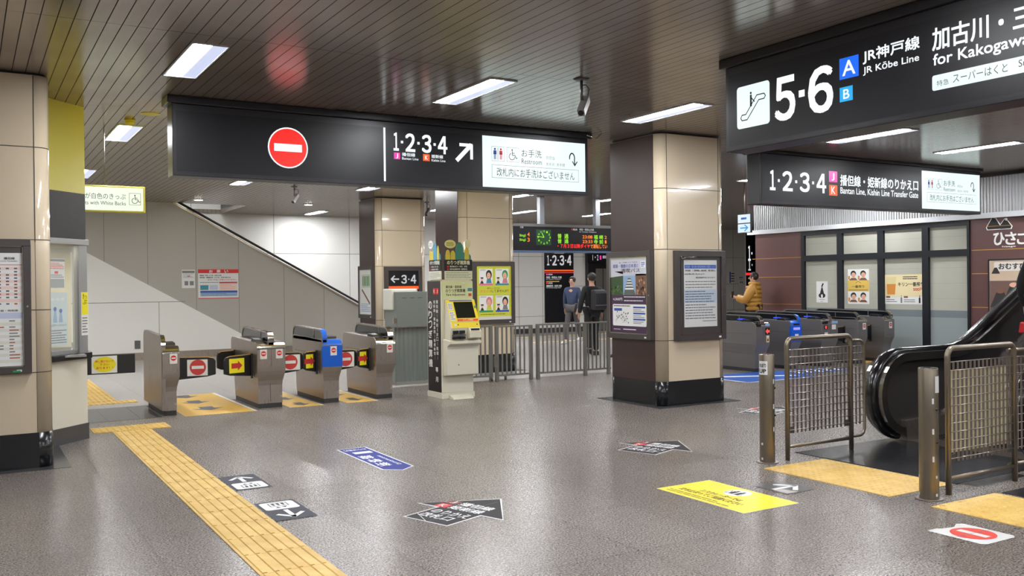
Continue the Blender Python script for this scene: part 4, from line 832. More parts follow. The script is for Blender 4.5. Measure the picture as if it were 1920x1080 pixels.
def barrier(xa, xb, y, label, cream_back=False, ext=.25, nm=None):
    t = thing('barrier', ((xa + xb) / 2, y, 0), label, 'barrier', 'tubular mesh barriers')
    H = 1.085; r = .021; k = .06
    path = [(xa, y, 0), (xa, y, H - k)] + [(xa + k - k * math.cos(R(a)), y, H - k + k * math.sin(R(a))) for a in (20, 45, 70, 90)] + [(xb - k + k * math.sin(R(a)), y, H - k + k * math.cos(R(a))) for a in (0, 20, 45, 70, 90)] + [(xb, y, 0)]
    MB().tube(path, r, brz, 14).build('hoop', t); MB().cyl((xa, y, .12), (xb, y, .12), .016, brz).build('lower_tube', t)
    m = MB(); z0, z1 = .235, .985; n = 15; pw = (xb - xa - .06) / n
    for i in range(n + 1): x = xa + .03 + i * pw; m.box(x - pw * .21, x + pw * .21, y + .004, y + .008, z0, z1, steel)
    m.build('vertical_slats', t)
    m = MB()
    for i in range(12): z = z0 + .03 + i * (z1 - z0 - .03) / 11; m.cyl((xa + .01, y - .002, z), (xb - .01, y - .002, z), .004, steel, 8)
    m.box(xa + .02, xa + .09, y + .002, y + .01, z0, z0 + .06, darksteel); m.box(xb - .09, xb - .02, y + .002, y + .01, z0, z0 + .06, darksteel); m.build('horizontal_rods', t)
    if cream_back: MB().box(xa + .08, xb - .06, y + .03, y + .033, .30, .92, M('cream_board', (252, 244, 206), .5)).build('backing_board', t)
    if ext:
        H2 = 1.03; xe = xb + ext; m = MB(); m.tube([(xb, y + .05, H2), (xe - .06, y + .05, H2), (xe - .02, y + .05, H2 - .02), (xe, y + .05, H2 - .06), (xe, y + .05, .18), (xe - .02, y + .05, .14), (xe - .06, y + .05, .12), (xb, y + .05, .12)], .015, brz, 12); m.build('extension_loop', t)
        m = MB()
        for i in range(int(ext / pw)): x = xb + .03 + i * pw; m.box(x - pw * .2, x + pw * .2, y + .05, y + .054, .23, .98, steel)
        for i in range(12): z = .25 + i * .066; m.cyl((xb, y + .045, z), (xe, y + .045, z), .004, steel, 8)
        m.build('extension_mesh', t)
    return t
barrier(6.29, 7.14, 5.79, 'tubular steel mesh barrier on the far side of the escalator mouth')
barrier(6.25, 7.10, 4.20, 'tubular steel mesh barrier with cream board behind, at the right', True, .75)

# ================================================================== ESCALATOR
t = thing('escalator', (8.5, 5.2, 0), 'black handrail escalator rising to the right beside the mesh barriers', 'escalator')
hb = M('handrail_rubber', (20, 20, 22), .18, 0, .6); inner = M('balustrade_dark', (58, 54, 54), .16, .2)
SL = math.tan(R(28))
def railz(x): return .90 if x < 8.75 else (.90 + (x - 8.75) ** 2 * .5 if x < 8.75 + SL else .90 + SL * SL * .5 + (x - 8.75 - SL) * SL)
def loop(y, cxx, czz, r, d):      # handrail path, offset inwards by d
    p = [(cxx + (r - d) * math.cos(R(a)), y, czz + (r - d) * math.sin(R(a))) for a in range(262, 89, -9)]
    x = cxx + .1
    while x < 12.6: p.append((x, y, railz(x) - d)); x += .15
    return p
for y in (5.90, 4.45):
    P0 = loop(y, 7.99, .47, .43, 0)
    m = MB(); L = len(P0); vs = []
    for i, p in enumerate(P0):
        a = Vector(P0[max(i - 1, 0)]); b = Vector(P0[min(i + 1, L - 1)]); tt = (b - a).normalized(); nn = Vector((0, -1, 0)).cross(tt) * -1
        nn = Vector((-tt.z, 0, tt.x)) if True else nn
        c = Vector(p)
        for du, dn in ((-.055, -.03), (-.06, -.004), (-.044, .02), (0, .028), (.044, .02), (.06, -.004), (.055, -.03)): vs.append(c + Vector((0, du, 0)) - nn * dn * (-1))
    m.add(vs, [(i * 7 + k, i * 7 + (k + 1) % 7, (i + 1) * 7 + (k + 1) % 7, (i + 1) * 7 + k) for i in range(L - 1) for k in range(7)], hb, True); m.build('handrail', t)
    P1 = loop(y, 7.99, .47, .43, .022); P2 = loop(y, 7.99, .47, .43, .10)
    m = MB(); n = len(P1); vs = [(p[0], p[1] + dy, p[2]) for dy in (-.115, .115) for P_ in (P1, P2) for p in P_]
    fs = []
    for i in range(n - 1): fs += [(i, i + 1, n + i + 1, n + i), (2 * n + i, 3 * n + i, 3 * n + i + 1, 2 * n + i + 1), (i, 2 * n + i, 2 * n + i + 1, i + 1), (n + i, n + i + 1, 3 * n + i + 1, 3 * n + i)]
    m.add(vs, fs, M('deck_dark_steel', (120, 116, 112), .2, .95), False); m.build('deck_profile', t)
    out = [(p[0], p[2]) for p in loop(y, 7.99, .47, .43, .10)]
    bot = [(12.58, railz(12.58) - .85), (8.9, .10), (8.35, .06)]
    m = MB(); m.py(out + bot, y - .012, y + .012, inner); m.build('inner_panel', t)
    m = MB(); m.py([(8.0, 0), (8.6, 0), (12.6, 1.75), (12.6, 2.15), (8.75, .22), (8.0, .20)], y - .08, y + .08, steel); m.build('skirt', t)
m = MB(); i = 0
for k in range(30): m.box(8.0 + k * .02, 8.008 + k * .02, 4.55, 5.8, .006, .01, steel)
m.build('comb_plate', t)
m = MB(); x = 8.3; z = .0
for k in range(13):
    z += .02 if k < 2 else .19; m.box(x, x + .36, 4.54, 5.81, max(z - .2, 0.007), z, darksteel)
    for j in range(0, 30): m.box(x, x + .36, 4.545 + j * .042, 4.56 + j * .042, z, z + .006, hb)
    x += .36
m.build('steps', t)
s = Sheet((9.9, 5.85, railz(9.9) - .02), (1, 0, SL), (-SL, 0, 1)); s.slab(.0, -.06, .9, .0, .004, tred); s.rect(.1, -.045, .8, -.015, torange, 1); s.slab(-.12, -.06, -.01, -.01, .004, white); s.build('warning_strip', t)
tag(MB().box(6.62, 8.0, 4.38, 6.0, 0, .006, M('landing_plate_dark', (62, 62, 66), .2, .5)).build('floor_plate'), 'dark metal landing plate on the floor before the escalator', 'floor plate')
# second landing plate, right of the barrier
t = thing('floor_grille', (6.9, 4.2, 0), 'steel floor grille and dark plate under the second barrier', 'grille')
m = MB(); m.box(6.62, 8.6, 2.6, 4.02, 0, .005, MATS['landing_plate_dark']); m.build('plate', t)
m = MB(); m.box(6.66, 7.35, 4.24, 4.37, 0, .006, steel)
for k in range(9): m.box(6.66, 7.35, 4.245 + k * .014, 4.251 + k * .014, .006, .008, black)
m.build('ribbed_strip', t)

# ================================================================== TACTILE PAVING
def tactile(name, x0, x1, y0, y1, nx, ny, label, bars=None, dots=6, z=.005, group=None):
    t = thing(name, ((x0 + x1) / 2, (y0 + y1) / 2, 0), label, 'tactile paving', group)
    m = MB(); dx = (x1 - x0) / nx; dy = (y1 - y0) / ny
    for i in range(nx):
        for j in range(ny): m.box(x0 + i * dx + .0015, x0 + (i + 1) * dx - .0015, y0 + j * dy + .0015, y0 + (j + 1) * dy - .0015, 0, z, yellow)
    if bars:
        for j in range(ny):
            for k in range(bars):
                x = x0 + (k + .5) * (x1 - x0) / bars; a = y0 + j * dy + .008; b = y0 + (j + 1) * dy - .008
                m.prism([(-.016, z), (-.011, z + .005), (.011, z + .005), (.016, z)], lambda p, q: (x + p[0], q, p[1]), a, b, yellow)
    else:
        for i in range(nx * dots):
            for j in range(int(round(ny * dots * dy / dx))):
                x = x0 + (i + .5) * (x1 - x0) / (nx * dots); yy = y0 + (j + .5) * (y1 - y0) / int(round(ny * dots * dy / dx)); r = .014
                vs = [(x + r * math.cos(a * 1.0472), yy + r * math.sin(a * 1.0472), z) for a in range(6)] + [(x + r * .6 * math.cos(a * 1.0472), yy + r * .6 * math.sin(a * 1.0472), z + .005) for a in range(6)]
                m.add(vs, [(a, (a + 1) % 6, 6 + (a + 1) % 6, 6 + a) for a in range(6)] + [tuple(range(6, 12))], yellow)
    m.build('ribbed_tiles' if bars else 'dotted_tiles', t)
    return t
tactile('tactile_strip', 1.375, 1.785, 1.9, 11.08, 1, 23, 'long yellow ribbed guide strip running from the foreground to the left gate', bars=6)
tactile('tactile_strip', 1.19, 2.01, 11.09, 11.50, 2, 1, 'short yellow cross strip closing the guide strip in front of the booth', bars=12)
tactile('tactile_strip', 1.42, 1.83, 14.15, 17.8, 1, 9, 'yellow ribbed guide strip behind the black swing flap', bars=6)
tactile('tactile_strip', 1.2, 2.06, 13.8, 14.13, 2, 1, 'yellow cross strip just behind the leftmost gate', bars=12)
tactile('tactile_pad', 5.83, 6.59, 4.39, 5.64, 2, 3, 'yellow dotted warning pad at the escalator mouth, between the two bollards')
tactile('tactile_pad', 5.81, 6.57, 2.4, 4.04, 2, 4, 'yellow dotted warning pad at the lower right corner')
for y in (21.15, 23.45): tactile('tactile_strip', 13.2, 21.0, y, y + .2, 12, 1, 'thin distant yellow guide line across the far concourse, %s one' % ('nearer' if y < 22 else 'farther'), bars=12, z=.004)

# ================================================================== FLOOR MATS AND STICKERS
def decal(name, O, U, V, label, cat='floor sticker', group=None):
    s = Sheet((O[0], O[1], .002), (*U, 0), (*V, 0), .0006); s.meta = (name, label, cat, group); return s
def done(s): n, l, c, g = s.meta; o = s.build(n); return tag(o, l, c, g)
matY = M('mat_yellow', (214, 172, 84), .5); matD = M('mat_dark', (84, 84, 92), .5); navy = M('mat_blue', (34, 76, 148), .7, 0, .2); dkd = M('decal_black', (40, 38, 40), .6, 0, .25); dkg = M('decal_slate', (66, 66, 76), .6, 0, .25)
s = decal('floor_mat', (2.32, 11.9), (1, 0), (0, 1), 'yellow mat with grey arrows between the first and second left gates', 'mat', 'yellow mats in the left gate lanes')
s.slab(0, 0, .9, 2.4, .0015, matY); s.rect(.86, 0, .9, 2.4, nosign, 1)
for v in (.42, 1.2, 1.95): arrowhead(s, (.41, v), (0, -1), .40, .20, .09, matD, 2)
done(s)
s = decal('floor_mat', (3.67, 11.95), (1, 0), (0, 1), 'yellow arrowed mat left of the blue fronted gate', 'mat', 'yellow mats in the left gate lanes'); s.slab(0, 0, .46, 2.0, .0015, matY); s.rect(.43, 0, .46, 2.0, nosign, 1)
for v in (.2, .9): arrowhead(s, (.22, v - .08), (0, -1), .34, .14, .06, matD, 2)
done(s)
s = decal('floor_mat', (4.46, 11.95), (1, 0), (0, 1), 'yellow arrowed mat right of the blue fronted gate', 'mat', 'yellow mats in the left gate lanes'); s.slab(0, 0, .46, 2.0, .0015, matY); s.rect(.43, 0, .46, 2.0, nosign, 1)
for v in (.2, .9): arrowhead(s, (.22, v - .02), (0, -1), .34, .14, .06, matD, 2)
done(s)
s = decal('floor_mat', (1.2, 12.0), (1, 0), (0, 1), 'dark grey tiled strip on the floor left of the leftmost gate', 'mat'); s.slab(0, 0, .87, 1.35, .0015, plst); s.rect(.25, 0, .255, 1.35, seam2, 1); s.rect(.62, 0, .625, 1.35, seam2, 1); done(s)
s = decal('floor_mat', (10.6, 10.55), (1, 0), (0, 1), 'blue mat with white stripes in front of the right gates', 'mat'); s.slab(0, 0, 1.7, 1.2, .0015, navy); s.rect(.0, .0, 1.7, .04, nosign, 1); s.rect(0, 0, .04, 1.2, nosign, 1); s.poly([(.2, .9), (1.5, .3), (1.5, .42), (.3, 1.02)], nosign, 1); done(s)
s = decal('floor_mat', (12.3, 11.0), (1, 0), (0, 1), 'blue striped mats between the right gates, seen through the barrier', 'mat'); s.slab(0, 0, 1.3, .62, .0015, navy); 
for k in range(5): s.poly([(.1 + k * .25, .1), (.2 + k * .25, .1), (.3 + k * .25, .5), (.2 + k * .25, .5)], nosign, 1)
done(s)
s = decal('floor_mat', (14.95, 11.75), (1, 0), (0, 1), 'yellow mat before the last gate of the right row', 'mat'); s.slab(0, 0, .42, 1.2, .0015, matY); done(s)
up = Vector((math.cos(R(20)), math.sin(R(20)))); rt = Vector((up.y, -up.x))
def bigarrow(dx, dy, label, worn=0):
    s = decal('floor_arrow', (2.655 + dx, 5.65 + dy), tuple(rt), tuple(up), label, 'floor sticker', 'black transfer direction arrows on the floor')
    def shp(g): return [(-.2 - g, -g * .8), (.2 + g, -g * .8), (.2 + g, .34 - g), (.40 + g * 1.3, .34 - g), (.0, .79 + g * 1.2), (-.40 - g * 1.3, .34 - g), (-.2 - g, .34 - g)]
    s.poly(shp(.012), nosign, 0); s.poly(shp(-.004), dkd, 1)
    s.rect(-.26, .46, -.15, .545, M('decal_dark_red', (120, 44, 44), .5), 2); s.text('J', -.225, .475, -.185, .53, nosign, .02, 3); s.rect(-.26, .345, -.15, .44, tred, 2); s.text('K', -.23, .36, -.18, .42, nosign, .02, 3)
    s.text('播但線', -.13, .46, .17, .55, nosign, .03, 2); s.text('姫新線', -.13, .35, .17, .44, nosign, .03, 2); s.text('のりかえ', -.165, .2, .175, .295, nosign, .03, 2); s.text('改札口', -.165, .085, .12, .18, nosign, .03, 2)
    s.stroke([(-.2, .12), (.0, .0)], .006, nosign, 4) if worn == 0 else s.stroke([(-.2, .3), (.2, .1)], .006, nosign, 4)
    s.stroke([(.02, .0), (.05, .7)], .003, tgrey, 4); return done(s)
bigarrow(0, 0, 'black arrow sticker with white rim nearest the camera, in the centre foreground')
bigarrow(2.76, 1.19, 'black arrow sticker on the floor in front of the middle column', 1)
bigarrow(5.52, 2.38, 'pale glossy arrow sticker on the floor right of the middle column', 1)
s = decal('floor_sticker', (3.375, 8.57), (-1, 0), (0, -1), 'blue pointed bullet train sticker on the floor in the centre')
# u to -x, v to -y
def sh(g): return [(-g, -g), (.28 + g, -g), (.28 + g, 1.13 + g * .5), (.14, 1.24 + g * 1.2), (-g, 1.13 + g * .5)]
s.poly(sh(.012), nosign, 0); s.poly(sh(-.004), M('decal_navy', (46, 58, 136), .65, 0, .25), 1)
for i, ch in enumerate('新幹線'): s.text(ch, .13, .84 - i * .2, .25, 1.0 - i * .2, nosign, .03, 2)
vs, fs, asp = text_mesh('Shinkansen', .01); s.add([s.p(.04 + (1 - b) * .04 - 0, .45 + a * .55 if False else 1.0 - a * .5, 2) for a, b in vs], fs, nosign)
s.rect(.04, .22, .22, .32, nosign, 2); s.text('のりば案内', .03, .06, .25, .14, nosign, .02, 2); done(s)
def lift(O, V, label):
    U = (V[1], -V[0]); s = decal('floor_sticker', O, U, V, label, 'floor sticker', 'black lift direction stickers beside the guide strip'); s.rect(0, 0, .29, .59, dkg, 1); s.rrect(.02, .03, .27, .27, .03, nosign, 2)
    s.frame(.08, .07, .21, .17, .007, tblack, 3)
    for u_ in (.11, .145, .18): s.disc(u_, .14, .009, tblack, 3, n=8); s.rect(u_ - .01, .08, u_ + .01, .128, tblack, 3)
    s.poly([(.10, .19), (.14, .19), (.12, .225)], tblack, 3); s.poly([(.15, .225), (.19, .225), (.17, .19)], tblack, 3)
    s.stroke([(.145, .31), (.145, .50)], .035, nosign, 3); s.stroke([(.06, .42), (.145, .52), (.23, .42)], .035, nosign, 3); return done(s)
lift((1.80, 7.305), (0, 1), 'farther black lift sticker with arrow pointing away, beside the guide strip')
lift((2.09, 6.79), (0, -1), 'nearer black lift sticker with arrow pointing to the camera, beside the guide strip')
s = decal('floor_sticker', (4.59, 5.55), (0, -1), (1, 0), 'large yellow escalator manners sticker on the floor at right'); yf_ = M('decal_yellow', (246, 224, 60), .35)
s.rect(-.005, -.005, .93, .545, nosign, 0); s.rect(0, 0, .925, .54, yf_, 1); s.disc(.46, .40, .105, nosign, 2, .105)
for u_ in (.43, .49): s.disc(u_, .44, .014, tblack, 3, n=10); s.poly([(u_ - .02, .35), (u_ + .02, .35), (u_ + .02, .425), (u_ - .02, .425)], tblack, 3)
s.stroke([(.38, .345), (.54, .345), (.54, .36)], .006, tblack, 3); s.stroke([(.38, .345), (.38, .43), (.41, .38)], .005, tblack, 3)
s.text('エスカレーターでは', .24, .215, .66, .27, tblack, .01, 3); s.text('立ち止まってご利用ください', .1, .125, .75, .195, tblack, .015, 3); s.greek(.06, .03, .8, .1, 2, tblack, 3, .3); done(s)
s = decal('floor_sticker', (5.265, 5.22), (0, -1), (1, 0), 'worn black sticker with a white arrow beside the dotted pad')
s.poly([(0, 0), (.36, 0), (.36, .30), (.30, .345), (.02, .345)], M('decal_worn', (92, 90, 90), .35), 1); s.stroke([(.19, .05), (.19, .26)], .04, nosign, 2); s.stroke([(.08, .17), (.19, .28), (.29, .17)], .04, nosign, 2); s.poly([(.2, .02), (.35, .03), (.35, .14), (.22, .1)], MATS['sticker_grey'], 1.5); done(s)
s = decal('floor_sticker', (5.235, 3.67), (0, -1), (1, 0), 'torn white sticker with a red no entry disc in the lower right corner')
s.poly([(.0, .0), (.36, .0), (.385, .03), (.385, .31), (.36, .345), (.02, .345), (.0, .30), (.04, .22), (.02, .12), (.0, .1)], MATS['notice_paper'], 1); noentry(s, .2, .175, .135, M('decal_red', (216, 78, 66), .45), MATS['notice_paper'], 2, False); s.stroke([(.19, .03), (.21, .34)], .005, tgrey, 5); done(s)

# ================================================================== WALL NOTICES
def notice(name, O, U, w_, h, label, fn, cat='notice', th=.004):
    s = Sheet(Vector(O), U, (0, 0, 1)); s.O += s.N * th; s.slab(0, 0, w_, h, th * .8, white); fn(s, w_, h); o = s.build(name); return tag(o, label, cat)
def n1(s, w_, h):
    s.rect(.03 * w_, .82 * h, .97 * w_, .95 * h, tgrey, 1); s.greek(.1 * w_, .55 * h, .9 * w_, .8 * h, 4, MATS['print_slate'], 1, .25); s.rect(.42 * w_, .62 * h, .62 * w_, .67 * h, tred, 2); s.rect(.2 * w_, .15 * h, .48 * w_, .38 * h, tgrey, 1); s.rect(.6 * w_, .15 * h, .9 * w_, .38 * h, tgrey, 1)
notice('wall_notice', (4.23, YS, 1.60), (1, 0, 0), .29, .42, 'small white notice with grey header on the grey stair wall', n1)
def n2(s, w_, h):
    s.rect(0, .87 * h, w_, h, tred, 1)
    for i, ch in enumerate('お願い'): s.text(ch, (.27 + .19 * i) * w_, .89 * h, (.36 + .19 * i) * w_, .98 * h, twhite, .04, 2)
    s.rect(0, 0, w_, .025 * h, tred, 1); s.text('播但線「寺前」から先、和田山方面、', .04 * w_, .77 * h, .58 * w_, .815 * h, tblack, .03, 1); s.text('姫新線「播磨新宮」から先、佐用方面では', .04 * w_, .70 * h, .8 * w_, .745 * h, tblack, .03, 1)
    s.text('ICカードは', .24 * w_, .62 * h, .48 * w_, .67 * h, tblack, .02, 1); s.text('ご利用いただけません。', .5 * w_, .62 * h, .96 * w_, .67 * h, tred, .02, 1); s.greek(.04 * w_, .54 * h, .5 * w_, .57 * h, 1, tblack, 1)
    s.rect(.05 * w_, .3 * h, .25 * w_, .46 * h, teal, 1); s.rect(.28 * w_, .3 * h, .48 * w_, .46 * h, MATS['print_lav'], 1); s.rect(.52 * w_, .52 * h, .97 * w_, .57 * h, M('print_brick', (178, 70, 66), .5), 1); s.rect(.52 * w_, .28 * h, .97 * w_, .51 * h, MATS['print_pink'], 1); s.greek(.54 * w_, .3 * h, .95 * w_, .49 * h, 3, torange, 2, .15)
    s.rect(.05 * w_, .20 * h, .97 * w_, .27 * h, tblue, 1); s.rect(.05 * w_, .08 * h, .97 * w_, .20 * h, castle_sky, 1); s.greek(.08 * w_, .09 * h, .94 * w_, .19 * h, 2, MATS['print_slate'], 2, .25)
notice('wall_notice', (4.59, YS, 1.35), (1, 0, 0), .92, .68, 'large white notice with red header band on the grey stair wall', n2)
tag(MB().box(3.20, 3.32, YS - .045, YS - .022, .26, .44, M('box_grey', (90, 90, 88), .5)).build('wall_socket', None, .006), 'small grey metal box low on the white stair wall', 'wall box')
# restaurant posters
UR = (0, -1, 0); XP = XR + .03
def n3(s, w_, h):
    s.disc(w_ * .5, h * .33, w_ * .3, tblack, 1, h * .12); s.poly([(w_ * .3, h * .38), (w_ * .7, h * .38), (w_ * .55, h * .72), (w_ * .47, h * .72)], tblack, 1.5); s.rect(w_ * .42, h * .22, w_ * .58, h * .38, white, 2); s.stroke([(w_ * .5, h * .76), (w_ * .6, h * .88)], w_ * .12, tblack, 1.5); s.text('Rice Bowl', w_ * .25, h * .12, w_ * .75, h * .16, tgrey, 0, 1) if False else s.greek(w_ * .25, h * .12, w_ * .75, h * .16, 1, tgrey, 1); s.greek(w_ * .35, h * .04, w_ * .65, h * .07, 1, tblack, 1)
notice('window_poster', (XP, 14.10, 1.12), UR, .31, .47, 'small white poster with a black rice symbol on the first shop window', n3, 'poster')
skinm = M('print_face', (226, 176, 150), .5)
def n4(s, w_, h):
    s.rect(0, h * .36, w_, h * .68, tgold, 1); s.text('一番搾り', w_ * .2, h * .46, w_ * .78, h * .54, tblack, .02, 2); s.greek(w_ * .05, h * .38, w_ * .95, h * .42, 1, brownp, 2); s.stroke([(w_ * .38, h * .6), (w_ * .5, h * .65), (w_ * .62, h * .6)], .01, brownp, 2)
    for cx_, cy_ in ((.27, .83), (.73, .83), (.27, .2), (.73, .2)):
        s.poly([(w_ * (cx_ - .2), h * (cy_ - .15)), (w_ * (cx_ + .2), h * (cy_ - .15)), (w_ * (cx_ + .1), h * (cy_ - .08)), (w_ * (cx_ - .1), h * (cy_ - .08))], brownp, 1.5)
        s.disc(w_ * cx_, h * (cy_ + .04), w_ * .13, tblack, 2, h * .09); s.disc(w_ * (cx_ + .01), h * cy_, w_ * .1, skinm, 3, h * .075); s.rect(w_ * (cx_ - .04), h * (cy_ - .04), w_ * (cx_ + .05), h * (cy_ - .03), tred, 4); s.rect(w_ * (cx_ - .055), h * (cy_ + .01), w_ * (cx_ - .02), h * (cy_ + .017), tblack, 4); s.rect(w_ * (cx_ + .03), h * (cy_ + .01), w_ * (cx_ + .065), h * (cy_ + .017), tblack, 4)
        s.rect(w_ * (cx_ - .24), h * (cy_ - .13), w_ * (cx_ - .16), h * (cy_ - .02), M('print_amber', (214, 140, 60), .5), 4)
notice('window_poster', (XP, 13.25, 1.10), UR, .54, .74, 'beer poster with four smiling faces and gold band on the second shop window', n4, 'poster')
def n5(s, w_, h):
    s.rect(0, h * .25, w_, h, M('print_sand', (232, 216, 170), .5), 1); s.poly([(w_ * .1, h * .3), (w_ * .3, h * .3), (w_ * .34, h * .92), (w_ * .08, h * .92)], M('print_glass', (222, 206, 150), .4), 2); s.poly([(w_ * .11, h * .33), (w_ * .3, h * .33), (w_ * .325, h * .68), (w_ * .1, h * .68)], M('print_amber', (214, 140, 60), .5), 3)
    s.greek(w_ * .5, h * .82, w_ * .85, h * .95, 2, tblack, 2); s.text('キリン一番搾り', w_ * .38, h * .6, w_ * .99, h * .74, tblack, .025, 2); s.text('500円', w_ * .75, h * .44, w_ * .99, h * .55, tred, .02, 2)
    for x in (.08, .52): s.rect(w_ * x, h * .21, w_ * (x + .1), h * .27, brownp, 2); s.greek(w_ * x, h * .05, w_ * (x + .3), h * .18, 2, tblack, 2, .3); s.rect(w_ * (x + .36), h * .04, w_ * (x + .4), h * .22, tgrey if x < .3 else tblack, 2); s.rect(w_ * (x + .373), h * .2, w_ * (x + .387), h * .3, tgrey if x < .3 else tblack, 2)
notice('window_poster', (XP, 12.37, 1.11), UR, .94, .60, 'wide beer poster with a glass and the price 500 on the third shop window', n5, 'poster')
# shop logo and name letters
t = thing('shop_logo', (XR, 9.85, 2.2), 'white shop name lettering with two rice ball outlines on the maroon wall', 'sign')
s = Sheet((XR - .012, 10.17, 2.18), UR, (0, 0, 1)); wl = M('letter_white', (246, 244, 240), .4)
for u0, w_, h in ((.06, .30, .26), (.30, .26, .20)):
    a = [(u0 + .02, .32), (u0 + w_ - .02, .32), (u0 + w_, .37), (u0 + w_ * .55, .32 + h), (u0 + w_ * .45, .32 + h), (u0, .37)]; s.prism(a, lambda p, q: s.p(p[0], p[1], 0) - s.N * q, 0, .012, wl)
    b = [((x - u0 - w_ / 2) * .88 + u0 + w_ / 2, (y - .32 - h * .4) * .88 + .32 + h * .4) for x, y in a]; s.poly(b, tblack, 1); s.rect(u0 + .03, .385, u0 + w_ - .03, .392, gold, 2)
s.disc(.23, .56, .03, wl, 2); s.disc(.45, .5, .025, wl, 2); s.build('rice_ball_emblem', t)
s = Sheet((XR - .014, 9.97, 2.2), UR, (0, 0, 1))
for i, ch in enumerate('ひさご屋'): s.text(ch, .01 + i * .22, .02, .21 + i * .22, .24, wl, .06, 0)
s.text('hisago', .17, -.035, .42, .0, wl, .04, 0); s.build('lettering', t)
def n6(s, w_, h):
    s.rect(.03, .03, w_ - .03, h - .03, M('food_brown', (112, 84, 76), .5), 1); s.rect(.03, h * .64, w_ - .03, h - .03, M('food_tan', (206, 182, 156), .5), 1.3)
    nori = M('print_seaweed', (42, 40, 38), .5); ri = M('print_rice', (228, 222, 214), .5)
    for k, (x, y) in enumerate(((.2, .32), (.42, .42), (.66, .34), (.88, .44), (.3, .18), (.56, .2))):
        s.poly([(w_ * (x - .17), h * (y - .12)), (w_ * (x + .17), h * (y - .12)), (w_ * (x + .05), h * (y + .16)), (w_ * (x - .05), h * (y + .16))], nori, 2 + k * .2); s.disc(w_ * x, h * (y + .15), w_ * .07, (brownp, skinm, torange)[k % 3], 3.5 + k * .1, h * .04)
    s.disc(w_ * .75, h * .22, w_ * .1, ri, 5, h * .07); s.disc(w_ * .88, h * .25, w_ * .12, ri, 5.2, h * .09)
    s.rrect(w_ * .1, h * .80, w_ * .97, h * .95, .03, ri, 3); s.text('おむすびひさご', w_ * .18, h * .83, w_ * .95, h * .93, nori, .04, 4); s.poly([(w_ * .06, h * .76), (w_ * .2, h * .76), (w_ * .15, h * .86), (w_ * .11, h * .86)], nori, 5)
    s.rect(w_ * .16, h * .06, w_ * .45, h * .18, ri, 6); s.greek(w_ * .2, h * .09, w_ * .4, h * .15, 2, tblack, 7); s.frame(.012, .012, w_ - .012, h - .012, .03, black, 3)
notice('restaurant_poster', (XR, 10.07, .86), UR, 1.15, 1.10, 'framed rice ball food poster on the maroon wall at the right edge', n6, 'poster', .02)

# ================================================================== FAR CONCOURSE
# departure board
t = thing('departure_board', (12, 17.1, 2.34), 'electronic departure board with green clock hanging behind the long sign', 'departure board')
bx = lambda x: 10.32 + (x - 975) * .01436 - 9.0; bz = lambda y: (473 - y) * .0117
MB().box(9.0, 14.4, 17.0, 17.35, 2.33, 2.90, frame_black).build('housing', t, .005)
MB().box(9.0, 14.4, 16.97, 17.36, 2.30, 2.335, M('board_trim_blue', (96, 120, 160), .3, .4)).build('bottom_trim', t); MB().box(9.0, 14.4, 16.98, 17.36, 2.86, 2.92, darksteel).build('top_trim', t)
for x in (10.98, 12.5, 14.0): MB().box(x - .06, x + .06, 17.12, 17.24, 2.9, ZC - .002, M('post_grey', (130, 132, 136), .4, .4)).build('post', t)
s = Sheet((9.0, 16.995, 2.34), (1, 0, 0), (0, 0, 1)); lg = G('led_green', (150, 230, 40), 1.2); lo = G('led_orange', (250, 130, 30), 1.3); lr = G('led_scarlet', (250, 40, 40), 1.3); dl = MATS['dim_lit_white']
s.rect(.02, .02, 5.38, .52, signblack, 1)
s.rect(bx(1004), bz(463), bx(1031), bz(434), M('clock_green', (28, 70, 42), .3), 2)
c = (bx(1018), bz(448.5))
for k in range(12): a = R(90 - 30 * (k + 1)); s.text(str(k + 1), c[0] + .155 * math.cos(a) - .018, c[1] + .135 * math.sin(a) - .02, c[0] + .155 * math.cos(a) + .018, c[1] + .135 * math.sin(a) + .02, lg, .03, 3)
s.stroke([c, (c[0] - .17, c[1] + .02)], .014, lg, 3); s.stroke([c, (c[0] - .05, c[1] + .09)], .018, lg, 3)
for (b, x_0, y_0, x_1, y_1, mt) in (('普  通', 1043, 450, 1063, 441, lg), ('普  通', 1043, 459, 1063, 451, lg), ('23:08', 1090, 449, 1109, 443, lo), ('23:33', 1090, 458, 1109, 452, lo), ('福 崎', 1112, 450, 1130, 442, lg), ('寺 前', 1112, 459, 1130, 451, lg), ('2', 1133, 449, 1137, 443, lo), ('1', 1133.5, 458, 1136.5, 452, lo),
        ('Shingū', 974, 449, 985, 443, lg), ('Shingū', 974, 457, 985, 451, lg), ('4', 988, 447, 992, 440, lo), ('3', 988, 457, 992, 450, lo), ('・７月３日以降ダイヤ', 1043, 468, 1104, 460, lr), ('で運転してい', 1105, 468, 1138, 460, lo), ('寺前・和田山方面', 1084, 434, 1112, 430, dl), ('for Teramae, Wadayama', 1084, 438, 1117, 435.5, dl), ('播但線', 1072, 434, 1080, 430.5, dl), ('方面', 975, 432, 981, 428.5, dl)):
    s.text(b, bx(x_0), bz(y_0), bx(x_1), bz(y_1), mt, .02, 3)
s.rect(bx(1068.5), bz(434), bx(1071), bz(430), tred, 3); s.build('display', t)
